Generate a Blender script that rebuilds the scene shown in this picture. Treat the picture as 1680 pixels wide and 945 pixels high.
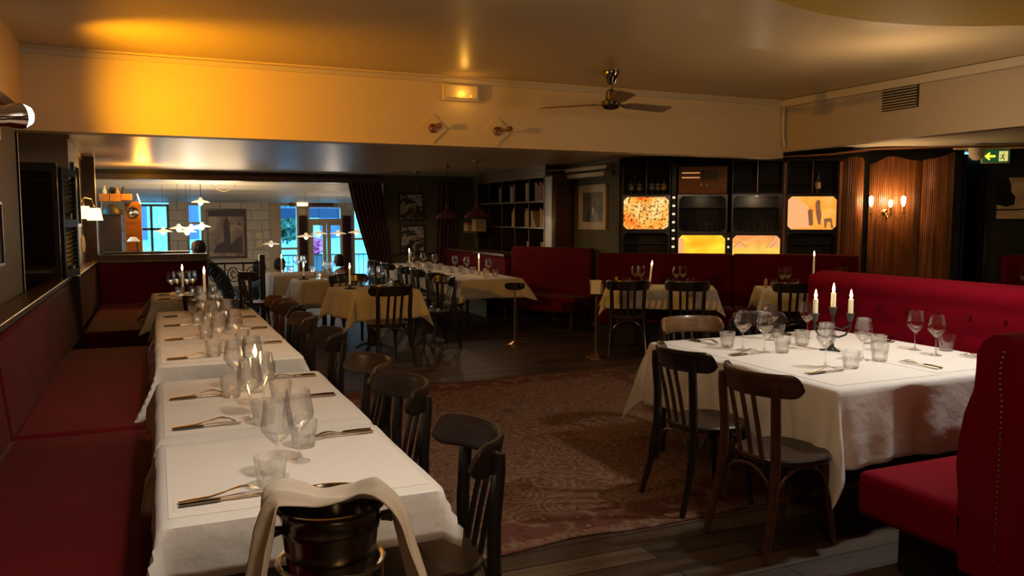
import bpy, bmesh, math, random
from mathutils import Vector, Matrix, noise
random.seed(7)
PI = math.pi
S = bpy.context.scene
for o in list(bpy.data.objects): bpy.data.objects.remove(o)
COL = S.collection
R = math.radians
# ------------------------------------------------------------ camera / exposure / world
cd = bpy.data.cameras.new('camera'); cam = bpy.data.objects.new('camera', cd); COL.objects.link(cam)
cd.sensor_width = 36; cd.lens = 1329/1680*36; cd.clip_start = .02; cd.clip_end = 300
cam.location = (0, 0, 1.6); cam.rotation_euler = (R(90-5.0), 0, R(-23.7))
S.camera = cam
S.view_settings.view_transform = 'Standard'; S.view_settings.look = 'None'
S.view_settings.exposure = 0; S.view_settings.gamma = 1; S.view_settings.use_curve_mapping = False
S.cycles.transparent_max_bounces = 48
w = bpy.data.worlds.new('dusk'); S.world = w; w.use_nodes = True
bg = w.node_tree.nodes['Background']; bg.inputs[0].default_value = (.16, .66, .95, 1); bg.inputs[1].default_value = 13

WARM = (1, .72, .42); NEUT = (1, .90, .76); ORNG = (1, .42, .03); AMB = (1, .70, .43)
def light(name, kind, loc, power, color, size=.05, aim=None, spot=None, blend=.5):
    l = bpy.data.lights.new(name, kind); l.energy = power; l.color = color
    if kind == 'AREA': l.size = size
    else: l.shadow_soft_size = size
    if kind == 'SPOT': l.spot_size = R(spot); l.spot_blend = blend
    o = bpy.data.objects.new(name, l); COL.objects.link(o); o.location = loc
    if aim: o.rotation_euler = (Vector(aim)-Vector(loc)).to_track_quat('-Z', 'Y').to_euler()
    return o
# ceiling spots over the tables, wall and bar lamps, and added unseen fill lights
light('spot_round_table', 'SPOT', (4.2, 3.0, 2.6), 135, (1, .97, .90), .10, (3.9, 3.6, .75), 104, .6)
light('spot_left_row', 'SPOT', (.8, 1.9, 2.8), 110, NEUT, .10, (.42, 3.0, .75), 80, .8)
light('spot_left_row_far', 'SPOT', (.7, 4.6, 2.8), 62, (1, .80, .56), .10, (.4, 5.6, .75), 75, .8)
light('fill_rear', 'POINT', (.9, -.6, 2.4), 60, (1, .68, .44), .25)  # added ambient fill behind the camera, no fixture
light('fill_front', 'POINT', (1.7, 3.4, 2.5), 13, (1, .72, .46), .15)  # added fill out of frame, lifts beam and near ceiling
light('wall_spot_orange', 'SPOT', (-.66, 5.95, 2.36), 250, (1, .40, .0), .05, (1.3, 7.1, 2.62), 104, 1)
light('ring_uplight', 'POINT', (4.75, 2.75, 2.79), 2.0, WARM, .04)
light('fill_mid', 'POINT', (5.1, 4.4, 2.30), 22, AMB, .2)  # added unseen fill, brightens the right part of the ceiling
light('fill_far_hall', 'POINT', (1.0, 19.0, 1.5), 190, WARM, .9)  # large fill light added to brighten the far hall
light('bar_lamp', 'POINT', (-.15, 13.7, 2.1), 34, ORNG, .08)

# ------------------------------------------------------------ materials
M = {}
def mat(name, col, rough=.6, metal=0, emit=None, es=0, spec=.5, sheen=0, coat=0, bump=None, var=None, trans=0):
    m = bpy.data.materials.new(name); m.use_nodes = True; nt = m.node_tree; b = nt.nodes['Principled BSDF']
    b.inputs['Base Color'].default_value = (*col, 1); b.inputs['Roughness'].default_value = rough
    b.inputs['Metallic'].default_value = metal; b.inputs['Specular IOR Level'].default_value = spec
    if sheen: b.inputs['Sheen Weight'].default_value = sheen; b.inputs['Sheen Roughness'].default_value = .4
    if coat: b.inputs['Coat Weight'].default_value = coat; b.inputs['Coat Roughness'].default_value = .15
    if emit: b.inputs['Emission Color'].default_value = (*emit, 1); b.inputs['Emission Strength'].default_value = es
    tc = nt.nodes.new('ShaderNodeTexCoord'); mp = nt.nodes.new('ShaderNodeMapping'); nt.links.new(tc.outputs['Object'], mp.inputs[0])
    if var:   # (scale xyz, detail, dark factor)
        sc, det, k = var; mp.inputs['Scale'].default_value = sc
        n = nt.nodes.new('ShaderNodeTexNoise'); n.inputs['Scale'].default_value = 1; n.inputs['Detail'].default_value = det
        nt.links.new(mp.outputs[0], n.inputs['Vector'])
        r = nt.nodes.new('ShaderNodeValToRGB'); r.color_ramp.elements[0].position = .3; r.color_ramp.elements[1].position = .7
        r.color_ramp.elements[0].color = (*[c*k for c in col], 1); r.color_ramp.elements[1].color = (*col, 1)
        nt.links.new(n.outputs[0], r.inputs[0]); nt.links.new(r.outputs[0], b.inputs['Base Color'])
    if bump:
        sc, st, det = bump; n2 = nt.nodes.new('ShaderNodeTexNoise'); n2.inputs['Scale'].default_value = 1; n2.inputs['Detail'].default_value = det
        mp2 = nt.nodes.new('ShaderNodeMapping'); mp2.inputs['Scale'].default_value = sc if hasattr(sc, '__len__') else (sc,)*3
        nt.links.new(tc.outputs['Object'], mp2.inputs[0]); nt.links.new(mp2.outputs[0], n2.inputs['Vector'])
        bp = nt.nodes.new('ShaderNodeBump'); bp.inputs['Strength'].default_value = st; bp.inputs['Distance'].default_value = .02
        nt.links.new(n2.outputs[0], bp.inputs['Height']); nt.links.new(bp.outputs[0], b.inputs['Normal'])
    M[name] = m; return m
mat('ceiling', (.54, .42, .24), .33, spec=.5, bump=((.6, 3, 1), .12, 2))
mat('ceiling_low', (.52, .42, .30), .36, spec=.9, bump=((.25, 9, 1), .35, 2))
mat('cream', (.66, .52, .29), .5, bump=((2, 2, 2), .05, 2))
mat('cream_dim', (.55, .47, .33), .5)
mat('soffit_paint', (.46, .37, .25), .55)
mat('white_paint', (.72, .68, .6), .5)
mat('olive', (.085, .078, .045), .75, bump=((3, 3, 3), .05, 2))
mat('dark_green', (.022, .026, .018), .7)
mat('leftwall', (.13, .11, .06), .7)
mat('black', (.006, .005, .004), .6)
mat('velvet_lit', (.18, .0012, .010), .85, spec=.06, sheen=.03, bump=((5, 5, 5), .15, 3))  # same banquette velvet, colour brightened to read as better lit right booths
mat('velvet', (.115, .003, .008), .8, spec=.1, sheen=.06, bump=((5, 5, 5), .15, 3), var=((3, 3, 3), 3, .75))
mat('velvet_dark', (.09, .002, .006), .8, spec=.08, sheen=.08, var=((3, 3, 3), 3, .75))
mat('wood_dark', (.030, .016, .009), .42, spec=.35, coat=.12, var=((3, 3, 14), 4, .5))
mat('wood_black', (.012, .009, .008), .28, coat=.6)
mat('wood_brown', (.085, .030, .012), .38, coat=.25, var=((4, 4, 14), 4, .5))
mat('wood_tan', (.17, .085, .032), .38, coat=.25, var=((4, 14, 14), 4, .5))
mat('fan_blade', (.22, .14, .08), .4)
mat('wood_mid', (.062, .032, .014), .32, coat=.3, var=((4, 14, 14), 4, .5))
mat('wood_seat', (.03, .015, .008), .4, coat=.15, var=((6, 30, 6), 4, .5))
mat('wood_rail', (.09, .036, .018), .38, coat=.3, var=((14, 3, 14), 4, .5))
mat('tambour', (.30, .105, .032), .38, coat=.2, var=((30, 30, 1.2), 3, .35))
mat('linen', (.74, .71, .66), .85, spec=.2, sheen=.1, bump=((9, 9, 9), .35, 4))
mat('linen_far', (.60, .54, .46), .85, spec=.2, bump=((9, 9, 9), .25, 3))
mat('napkin', (.84, .80, .72), .9, spec=.15, bump=((12, 12, 12), .4, 4))
mat('paper', (.80, .75, .69), .8, spec=.2)
mat('steel', (.62, .56, .48), .22, 1)
mat('steel_dark', (.20, .18, .15), .16, 1)
mat('brass', (.62, .42, .20), .25, 1)
mat('copper', (.35, .16, .09), .4, 1)
mat('iron', (.014, .013, .014), .5)
mat('iron_green', (.035, .045, .035), .35, .4)
mat('candle', (.85, .76, .52), .5, emit=(1, .72, .35), es=.12)
mat('flame', (1, .8, .4), .5, emit=(1, .66, .25), es=30)
mat('bulb', (1, .8, .5), .5, emit=(1, .66, .30), es=28)
mat('bulb_far', (1, .8, .5), .5, emit=(1, .72, .4), es=14)
mat('shade_glow', (.9, .75, .5), .6, emit=(1, .60, .22), es=4.0)
mat('shade_red', (.06, .012, .010), .3, coat=.4)
mat('shade_white', (.75, .68, .55), .4, emit=(1, .75, .45), es=.5)
mat('frame_black', (.012, .010, .008), .4)
mat('frame_cream', (.50, .40, .27), .5)
mat('curtain', (.055, .006, .010), .85, sheen=.2)
mat('plastic_white', (.70, .64, .52), .45)
mat('pepper_wood', (.45, .27, .13), .4)
mat('photo_dark', (.13, .12, .10), .5, var=((4, 4, 6), 4, .2))
mat('spot_chrome', (.75, .75, .75), .12, 1)
mat('spot_glow', (1, 1, 1), .3, emit=(1, .9, .8), es=7)
mat('skin', (.28, .15, .10), .6)
mat('hair', (.012, .009, .008), .7)
mat('cloth_blue', (.03, .10, .20), .8)
mat('cloth_dark', (.015, .017, .022), .8)
mat('cloth_red', (.12, .03, .03), .8)
mat('wood_orange_lit', (.50, .20, .035), .5, var=((4, 4, 18), 3, .6))  # orange bar light put into the wood colour
mat('bottle', (.02, .03, .015), .12, spec=.8)
mat('brick_white', (.50, .52, .56), .6)

def glassmat(name, tint, edge, k, ior=1.45):
    # part refracting glass, part clear, so stacked glasses stay light
    m = bpy.data.materials.new(name); m.use_nodes = True; nt = m.node_tree; nt.nodes.clear()
    out = nt.nodes.new('ShaderNodeOutputMaterial'); mx = nt.nodes.new('ShaderNodeMixShader'); mx.inputs[0].default_value = k
    tr = nt.nodes.new('ShaderNodeBsdfTransparent'); gl = nt.nodes.new('ShaderNodeBsdfGlass'); gl.inputs['Roughness'].default_value = .0; gl.inputs['IOR'].default_value = ior
    lw = nt.nodes.new('ShaderNodeLayerWeight'); lw.inputs[0].default_value = .5
    rp = nt.nodes.new('ShaderNodeValToRGB'); rp.color_ramp.elements[0].color = (*tint, 1); rp.color_ramp.elements[0].position = .72
    rp.color_ramp.elements[1].color = (*edge, 1); rp.color_ramp.elements[1].position = 1
    nt.links.new(lw.outputs['Facing'], rp.inputs[0]); nt.links.new(rp.outputs[0], tr.inputs[0])
    nt.links.new(tr.outputs[0], mx.inputs[1]); nt.links.new(gl.outputs[0], mx.inputs[2]); nt.links.new(mx.outputs[0], out.inputs[0]); M[name] = m
glassmat('glass', (.985, .985, .985), (.40, .39, .37), .27)
glassmat('pane', (.95, .96, .98), (.8, .8, .8), .0)
glassmat('tumbler_glass', (.975, .975, .97), (.38, .37, .35), .38)

def nodes_mat(name):
    m = bpy.data.materials.new(name); m.use_nodes = True; M[name] = m
    return m, m.node_tree, m.node_tree.nodes['Principled BSDF']
def coord(nt, scale=(1, 1, 1), rot=(0, 0, 0), out='Object'):
    tc = nt.nodes.new('ShaderNodeTexCoord'); mp = nt.nodes.new('ShaderNodeMapping')
    mp.inputs['Scale'].default_value = scale; mp.inputs['Rotation'].default_value = rot
    nt.links.new(tc.outputs[out], mp.inputs[0]); return mp.outputs[0]
def ramp(nt, src, stops):
    r = nt.nodes.new('ShaderNodeValToRGB'); e = r.color_ramp.elements
    while len(e) < len(stops): e.new(.5)
    for i, (p, c) in enumerate(stops): e[i].position = p; e[i].color = (*c, 1)
    nt.links.new(src, r.inputs[0]); return r.outputs[0]
def mixc(nt, a, b, f, mode='MIX'):
    m = nt.nodes.new('ShaderNodeMix'); m.data_type = 'RGBA'; m.blend_type = mode
    for s, v in ((m.inputs[0], f), (m.inputs[6], a), (m.inputs[7], b)):
        if hasattr(v, 'is_linked'): nt.links.new(v, s)
        elif isinstance(v, (int, float)): s.default_value = v
        else: s.default_value = (*v, 1)
    return m.outputs[2]
def tex(nt, kind, vec, **kw):
    n = nt.nodes.new('ShaderNodeTex'+kind)
    for k, v in kw.items():
        if k in n.inputs: n.inputs[k].default_value = v
        else: setattr(n, k, v)
    nt.links.new(vec, n.inputs['Vector']); return n
# floor planks
m, nt, b = nodes_mat('planks')
v = coord(nt)
br = tex(nt, 'Brick', v, Scale=1.0, offset=.37)
br.inputs['Brick Width'].default_value = 1.3; br.inputs['Row Height'].default_value = .155; br.inputs['Mortar Size'].default_value = .006
br.inputs['Color1'].default_value = (.13, .080, .045, 1); br.inputs['Color2'].default_value = (.040, .024, .013, 1); br.inputs['Mortar'].default_value = (.006, .004, .003, 1)
n = tex(nt, 'Noise', coord(nt, (3, 40, 3)), Scale=1.0, Detail=5.0)
c = mixc(nt, br.outputs[0], ramp(nt, n.outputs[0], [(.3, (.45, .45, .45)), (.75, (1, 1, 1))]), 1.0, 'MULTIPLY')
nt.links.new(c, b.inputs['Base Color']); b.inputs['Roughness'].default_value = .5
bp = nt.nodes.new('ShaderNodeBump'); bp.inputs['Strength'].default_value = .5; bp.inputs['Distance'].default_value = .01; nt.links.new(br.outputs['Fac'], bp.inputs['Height']); bp.invert = True; nt.links.new(bp.outputs[0], b.inputs['Normal'])
# rug
m, nt, b = nodes_mat('rug')
v = coord(nt, (1, 1, 1))
vo = tex(nt, 'Voronoi', coord(nt, (4.6, 3.6, 1)), Scale=1.0, feature='F1')
wv = nt.nodes.new('ShaderNodeMath'); wv.operation = 'SINE'
mu = nt.nodes.new('ShaderNodeMath'); mu.operation = 'MULTIPLY'; mu.inputs[1].default_value = 38
nt.links.new(vo.outputs['Distance'], mu.inputs[0]); nt.links.new(mu.outputs[0], wv.inputs[0])
v2 = tex(nt, 'Voronoi', coord(nt, (17, 17, 1)), Scale=1.0, feature='DISTANCE_TO_EDGE')
n1 = tex(nt, 'Noise', coord(nt, (9, 9, 1)), Scale=1.0, Detail=6.0, Distortion=2.2)
base = ramp(nt, n1.outputs[0], [(.33, (.05, .022, .014)), (.45, (.155, .088, .052)), (.56, (.20, .13, .085)), (.72, (.085, .035, .022))])
c = mixc(nt, base, ramp(nt, wv.outputs[0], [(.25, (.13, .05, .03)), (.75, (.22, .145, .095))]), .45)
c = mixc(nt, c, ramp(nt, v2.outputs[0], [(.0, (.5, .36, .28)), (.07, (1, 1, 1))]), .6, 'MULTIPLY')
# border: red bands near the rug's own edges (object coords are centred)
sx = nt.nodes.new('ShaderNodeSeparateXYZ'); nt.links.new(v, sx.inputs[0])
def absdiv(o, d):
    a = nt.nodes.new('ShaderNodeMath'); a.operation = 'ABSOLUTE'; nt.links.new(o, a.inputs[0])
    s = nt.nodes.new('ShaderNodeMath'); s.operation = 'SUBTRACT'; s.inputs[0].default_value = d; nt.links.new(a.outputs[0], s.inputs[1]); return s.outputs[0]
mn = nt.nodes.new('ShaderNodeMath'); mn.operation = 'MINIMUM'; nt.links.new(absdiv(sx.outputs[0], 1.85), mn.inputs[0]); nt.links.new(absdiv(sx.outputs[1], 1.93), mn.inputs[1])
bord = ramp(nt, mn.outputs[0], [(0, (1, 1, 1)), (.03, (.2, .2, .2)), (.08, (.2, .2, .2)), (.09, (1, 1, 1)), (.32, (1, 1, 1)), (.335, (.3, .3, .3)), (.36, (0, 0, 0))])
vb = tex(nt, 'Voronoi', coord(nt, (9, 9, 1)), Scale=1.0, feature='F1')
bc = ramp(nt, vb.outputs['Distance'], [(.1, (.19, .12, .08)), (.22, (.05, .025, .02)), (.3, (.12, .04, .028)), (.6, (.105, .042, .028)), (.8, (.18, .12, .08))])
c = mixc(nt, c, bc, bord)
nt.links.new(c, b.inputs['Base Color']); b.inputs['Roughness'].default_value = .95; b.inputs['Specular IOR Level'].default_value = .1
# white brick walls of the far hall
m, nt, b = nodes_mat('brick')
br = tex(nt, 'Brick', coord(nt, (1, 1, 1), (R(90), 0, 0)), Scale=1.0)
br.inputs['Brick Width'].default_value = .6; br.inputs['Row Height'].default_value = .3; br.inputs['Mortar Size'].default_value = .012
br.inputs['Color1'].default_value = (.55, .50, .46, 1); br.inputs['Color2'].default_value = (.62, .56, .50, 1); br.inputs['Mortar'].default_value = (.26, .24, .24, 1)
nt.links.new(br.outputs[0], b.inputs['Base Color']); b.inputs['Roughness'].default_value = .5
def screen(name, kind, es):
    m, nt, b = nodes_mat(name)
    v = coord(nt, (1, 1, 1), out='Object'); s = nt.nodes.new('ShaderNodeSeparateXYZ'); nt.links.new(v, s.inputs[0])
    if kind == 'speckle':
        n = tex(nt, 'Noise', coord(nt, (30, 30, 30)), Scale=1.0, Detail=9.0, Distortion=.6)
        g = tex(nt, 'Noise', coord(nt, (3.2, 3.2, 3.2)), Scale=1.0, Detail=2.0)
        c = ramp(nt, g.outputs[0], [(.32, (1, .12, .01)), (.45, (1, .42, .06)), (.6, (1, .70, .26)), (.75, (.95, .35, .12))])
        c = mixc(nt, c, ramp(nt, n.outputs[0], [(.40, (.05, .015, .01)), (.50, (1, 1, 1))]), .85, 'MULTIPLY')
    elif kind == 'glow':
        g = tex(nt, 'Noise', coord(nt, (2.6, 2.6, 4)), Scale=1.0, Detail=2.0)
        c = ramp(nt, g.outputs[0], [(.3, (1, .30, .01)), (.5, (1, .48, .02)), (.68, (1, .75, .05))])
    elif kind == 'sunset':
        c = ramp(nt, s.outputs[2], [(.22, (1, .80, .12)), (.32, (1, .62, .12)), (.40, (1, .45, .12)), (.50, (.95, .38, .16))])
        n = tex(nt, 'Noise', coord(nt, (8, 8, 20)), Scale=1.0, Detail=3.0)
        c = mixc(nt, c, ramp(nt, n.outputs[0], [(.35, (.7, .55, .5)), (.6, (1, 1, 1))]), .5, 'MULTIPLY')
    else:
        g = tex(nt, 'Noise', coord(nt, (3, 3, 5)), Scale=1.0, Detail=4.0)
        c = ramp(nt, g.outputs[0], [(.3, (1, .32, .02)), (.5, (1, .42, .06)), (.65, (1, .52, .15))])
    nt.links.new(c, b.inputs['Base Color']); nt.links.new(c, b.inputs['Emission Color']); b.inputs['Emission Strength'].default_value = es
screen('screen_speckle', 'speckle', 1.1); screen('screen_glow', 'glow', 1.25); screen('screen_sunset', 'sunset', .85); screen('screen_street', 'street', .85)
mat('screen_ink', (.25, .12, .07), .6, emit=(.30, .13, .07), es=.6)
mat('screen_pale', (.8, .45, .2), .6, emit=(1, .50, .22), es=.8)
# soft pictures
def picture(name, cols, sc):
    m, nt, b = nodes_mat(name)
    n = tex(nt, 'Noise', coord(nt, sc), Scale=1.0, Detail=5.0, Distortion=.8)
    c = ramp(nt, n.outputs[0], cols); nt.links.new(c, b.inputs['Base Color']); b.inputs['Roughness'].default_value = .35
picture('pic_bw', [(.35, (.01, .01, .01)), (.5, (.06, .055, .05)), (.54, (.45, .42, .38)), (.7, (.10, .09, .08))], (5, 5, 7))
picture('pic_paint', [(.3, (.10, .06, .08)), (.45, (.30, .20, .18)), (.58, (.48, .36, .26)), (.75, (.35, .30, .30))], (1.4, 1, 1.4))
picture('pic_street', [(.3, (.45, .36, .26)), (.5, (.75, .62, .46)), (.7, (.85, .72, .54))], (2, 2, 5))

# ------------------------------------------------------------ mesh builder
class MB:
    def __init__(s): s.v = []; s.f = []; s.m = []
    def add(s, vs, fs, mi=0):
        k = len(s.v); s.v += [tuple(v) for v in vs]; s.f += [tuple(i+k for i in f) for f in fs]; s.m += [mi]*len(fs); return s
    def box(s, x0, x1, y0, y1, z0, z1, mi=0, T=None):
        vs = [(x, y, z) for x in (x0, x1) for y in (y0, y1) for z in (z0, z1)]
        if T: vs = [T(v) for v in vs]
        return s.add(vs, [(0, 1, 3, 2), (4, 6, 7, 5), (0, 4, 5, 1), (2, 3, 7, 6), (0, 2, 6, 4), (1, 5, 7, 3)], mi)
    def lathe(s, prof, n=24, c=(0, 0, 0), mi=0, T=None, cap=True):
        vs = []; fs = []
        for (r, z) in prof:
            for i in range(n):
                a = 2*PI*i/n; vs.append((c[0]+r*math.cos(a), c[1]+r*math.sin(a), c[2]+z))
        for j in range(len(prof)-1):
            for i in range(n):
                i2 = (i+1) % n; fs.append((j*n+i, j*n+i2, (j+1)*n+i2, (j+1)*n+i))
        if cap: fs.append(tuple(range(n-1, -1, -1))); fs.append(tuple((len(prof)-1)*n+i for i in range(n)))
        if T: vs = [T(v) for v in vs]
        return s.add(vs, fs, mi)
    def tube(s, pts, r, n=8, mi=0, flat=None):
        P = [Vector(p) for p in pts]; rs = r if hasattr(r, '__len__') else [r]*len(P); vs = []; fs = []
        up = Vector((0, 0, 1)); prev = None
        for i, p in enumerate(P):
            t = (P[min(i+1, len(P)-1)]-P[max(i-1, 0)]).normalized()
            a = prev if prev is not None else (up if abs(t.z) < .9 else Vector((1, 0, 0)))
            u = (a - t*a.dot(t))
            if u.length < 1e-5: u = t.orthogonal()
            u.normalize(); prev = u; w_ = t.cross(u)
            ru, rw = (rs[i], rs[i]) if not flat else (rs[i], rs[i]*flat)
            for k in range(n):
                q = 2*PI*k/n; vs.append(p+u*ru*math.cos(q)+w_*rw*math.sin(q))
        for i in range(len(P)-1):
            for k in range(n):
                k2 = (k+1) % n; fs.append((i*n+k, i*n+k2, (i+1)*n+k2, (i+1)*n+k))
        fs.append(tuple(range(n-1, -1, -1))); fs.append(tuple((len(P)-1)*n+k for k in range(n)))
        return s.add(vs, fs, mi)
    def prism(s, outline, a, b, axis='y', mi=0, T=None):   # outline of 2-D points, extruded a..b along axis
        n = len(outline)
        def pt(q, t): return {'y': (q[0], t, q[1]), 'x': (t, q[0], q[1]), 'z': (q[0], q[1], t)}[axis]
        vs = [pt(q, a) for q in outline]+[pt(q, b) for q in outline]
        if T: vs = [T(v) for v in vs]
        fs = [(i, (i+1) % n, n+(i+1) % n, n+i) for i in range(n)]+[tuple(range(n-1, -1, -1)), tuple(range(n, 2*n))]
        return s.add(vs, fs, mi)
    def grid(s, fn, nu, nv, mi=0):
        vs = [fn(i/nu, j/nv) for i in range(nu+1) for j in range(nv+1)]
        fs = [(i*(nv+1)+j, (i+1)*(nv+1)+j, (i+1)*(nv+1)+j+1, i*(nv+1)+j+1) for i in range(nu) for j in range(nv)]
        return s.add(vs, fs, mi)
    def build(s, name, mats, parent=None, smooth=True, bevel=0, loc=None, rotz=0, sub=0, ang=35, solid=0):
        me = bpy.data.meshes.new(name); me.from_pydata(s.v, [], s.f)
        ms = mats if isinstance(mats, (list, tuple)) else [mats]
        for q in ms: me.materials.append(M[q])
        for p, i in zip(me.polygons, s.m): p.material_index = i
        bm = bmesh.new(); bm.from_mesh(me); bmesh.ops.recalc_face_normals(bm, faces=bm.faces); bm.to_mesh(me); bm.free()
        if smooth: me.shade_smooth(); me.set_sharp_from_angle(angle=R(ang))
        me.update()
        o = bpy.data.objects.new(name, me); COL.objects.link(o)
        if parent: o.parent = parent
        if loc: o.location = loc
        if rotz: o.rotation_euler[2] = rotz
        if solid: q = o.modifiers.new('solid', 'SOLIDIFY'); q.thickness = solid; q.offset = 0
        if bevel: q = o.modifiers.new('bevel', 'BEVEL'); q.width = bevel; q.segments = 3; q.limit_method = 'ANGLE'; q.angle_limit = R(40)
        if sub: q = o.modifiers.new('sub', 'SUBSURF'); q.levels = sub; q.render_levels = sub
        return o
def tag(o, label, cat, group=None):
    o['label'] = label; o['category'] = cat
    if group: o['group'] = group
    return o
def empty(name, loc=(0, 0, 0), rz=0):
    o = bpy.data.objects.new(name, None); COL.objects.link(o); o.location = loc; o.rotation_euler[2] = rz; o.empty_display_size = .1; return o
def struct(name, mb, mats, **k):
    o = mb.build(name, mats, **k); o['kind'] = 'structure'; return o
def ctree(o, parent=None):
    c = o.copy(); COL.objects.link(c)
    if parent: c.parent = parent
    for ch in [x for x in o.children]: ctree(ch, c)
    return c
USED = set()
def put(proto, loc, rz=0, label=None, group=None):   # first use moves the prototype itself
    if proto.name in USED: o = ctree(proto)
    else: USED.add(proto.name); o = proto
    o.location = loc; o.rotation_euler[2] = rz
    if label: o['label'] = label
    if group: o['group'] = group
    return o

# ------------------------------------------------------------ room shell
YB = 7.1; HC = 2.88; LOWC = 2.40
XR = 5.85
O = Vector((5.32, 9.32, 0)); TD = Vector((.84038613, -.54198815, 0)); TN = Vector((.54198815, .84038613, 0))
TA = math.atan2(TD.y, TD.x)
def tv(s, t, z=0): q = O+TD*s+TN*t; return Vector((q.x, q.y, z))
def TV(v): return tv(*v)      # local (s, t, z) -> world
struct('floor', MB().box(-1.6, 11.5, -3.2, 12.35, -.1, 0).box(1.45, 7, 12.35, 15.6, -.1, 0), 'planks', smooth=False)
struct('floor_lower', MB().box(-3, 9, 12.3, 27, -.62, -.5), 'planks', smooth=False)
struct('trim_1', MB().box(-1.5, 1.47, 12.33, 12.37, -.5, 0).box(1.43, 1.47, 12.35, 15.6, -.5, 0).box(1.45, 7, 15.58, 15.62, -.5, 0), 'wood_dark', smooth=False)
struct('ceiling', MB().box(-1.3, 6.6, -3.2, YB+.02, HC, HC+.1), 'ceiling', smooth=False)
struct('ceiling_low', MB().box(-1.6, 6.5, YB+.1, 15.55, LOWC, LOWC+.1), 'ceiling_low', smooth=False)
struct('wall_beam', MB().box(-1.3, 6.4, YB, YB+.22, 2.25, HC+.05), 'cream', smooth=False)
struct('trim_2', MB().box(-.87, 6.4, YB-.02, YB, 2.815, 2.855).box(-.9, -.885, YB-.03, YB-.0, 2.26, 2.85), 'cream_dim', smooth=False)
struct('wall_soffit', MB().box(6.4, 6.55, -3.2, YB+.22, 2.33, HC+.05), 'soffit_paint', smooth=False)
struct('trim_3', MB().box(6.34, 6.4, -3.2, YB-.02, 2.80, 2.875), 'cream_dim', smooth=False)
struct('ceiling_right', MB().box(6.5, 11.5, -3.2, 10.2, 2.49, 2.58), 'white_paint', smooth=False)
struct('wall_left', MB().box(-1.15, -.95, -3.2, 7.3, 0, 2.45), 'leftwall', smooth=False)
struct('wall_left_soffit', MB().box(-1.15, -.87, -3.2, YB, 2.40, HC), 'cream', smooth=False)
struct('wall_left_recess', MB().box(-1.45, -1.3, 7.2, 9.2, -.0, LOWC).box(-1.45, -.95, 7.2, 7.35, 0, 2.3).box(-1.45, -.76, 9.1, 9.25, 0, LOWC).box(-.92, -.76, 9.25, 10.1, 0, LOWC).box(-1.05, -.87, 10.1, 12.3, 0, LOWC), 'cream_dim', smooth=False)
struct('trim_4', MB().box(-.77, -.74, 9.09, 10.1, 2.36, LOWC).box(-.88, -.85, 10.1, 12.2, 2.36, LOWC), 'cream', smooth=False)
struct('wall_rear', MB().box(-1.3, 11.5, -3.3, -3.2, 0, HC), 'leftwall', smooth=False)
struct('wall_right', MB().box(10.9, 11.1, -3.2, 6.5, 0, 2.55), 'dark_green', smooth=False)
struct('wall_deep', MB().box(XR, XR+.2, 9.66, 15.4, 0, LOWC), 'olive', smooth=False)
# angled wall behind the stacked television sets, with a dark doorway
struct('wall_angled', MB().box(.27, 4.64, .55, .75, 0, 2.55, T=TV).box(4.92, 6.7, .55, .75, 0, 2.55, T=TV), 'dark_green', smooth=False)
struct('wall_door_recess', MB().box(4.5, 5.1, 1.5, 1.6, 0, 2.45, T=TV).box(4.5, 4.64, .75, 1.5, 0, 2.45, T=TV).box(4.92, 5.1, .75, 1.5, 0, 2.45, T=TV), 'black', smooth=False)
struct('door_1', MB().box(4.63, 4.66, .5, .6, 0, 2.4, T=TV).box(4.9, 4.94, .5, .6, 0, 2.4, T=TV), 'frame_black', smooth=False)
# facing wall with two framed prints, at the right of the wide opening
struct('wall_back', MB().box(4.02, 6.0, 15.3, 15.5, 0, LOWC).box(4.02, 6.0, 15.28, 15.3, .86, .90, 1), ['olive', 'wood_dark'], smooth=False)
struct('trim_5', MB().box(-1.0, 4.1, 15.25, 15.5, 2.24, 2.33), 'wood_rail', smooth=False)
struct('trim_6', MB().box(-.95, 4.05, 15.3, 15.45, 2.33, 2.40).box(-1.6, 6, 15.45, 15.6, 2.4, 2.8), 'wood_dark', smooth=False)
struct('trim_7', MB().box(-.88, -.72, 12.2, 12.36, -.5, LOWC), 'wood_brown', smooth=False)
# far hall
YF = 26.0
struct('ceiling_far', MB().box(-3.2, 9, 15.55, YF+.2, 2.72, 2.8).grid(lambda u, v: (-3.1+12*u, 15.62+(YF-15.62)*v, 2.46-.40*v+.035*math.sin(v*2*PI*6)), 2, 96), 'white_paint')
fw = MB()
Z1 = 2.02
fw.box(-3, 9, YF, YF+.25, Z1, 2.7)
for (a, b_) in ((-3, -.62), (.38, .85), (1.32, 3.3), (5.62, 5.80), (6.4, 9)): fw.box(a, b_, YF, YF+.25, -.5, Z1)
fw.box(-.62, .38, YF, YF+.25, -.5, .5)
struct('wall_front', fw, 'brick', smooth=False)
struct('wall_hall_left', MB().box(-3.2, -3, 12.4, YF, -.5, 2.7).box(-3, -1.05, 12.3, 12.4, -.5, 2.7), 'cream_dim', smooth=False)
struct('wall_hall_right', MB().box(8.8, 9, 15.4, YF, -.5, 2.7).box(6, 9, 15.3, 15.5, -.5, 2.7), 'cream_dim', smooth=False)
struct('trim_9', MB().box(3.22, 3.5, YF-.06, YF, -.5, 2.05).box(4.1, 4.36, YF-.06, YF+.1, -.5, 2.0).box(5.42, 5.62, YF-.04, YF+.1, -.5, 2.05), 'frame_cream', smooth=False)

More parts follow.
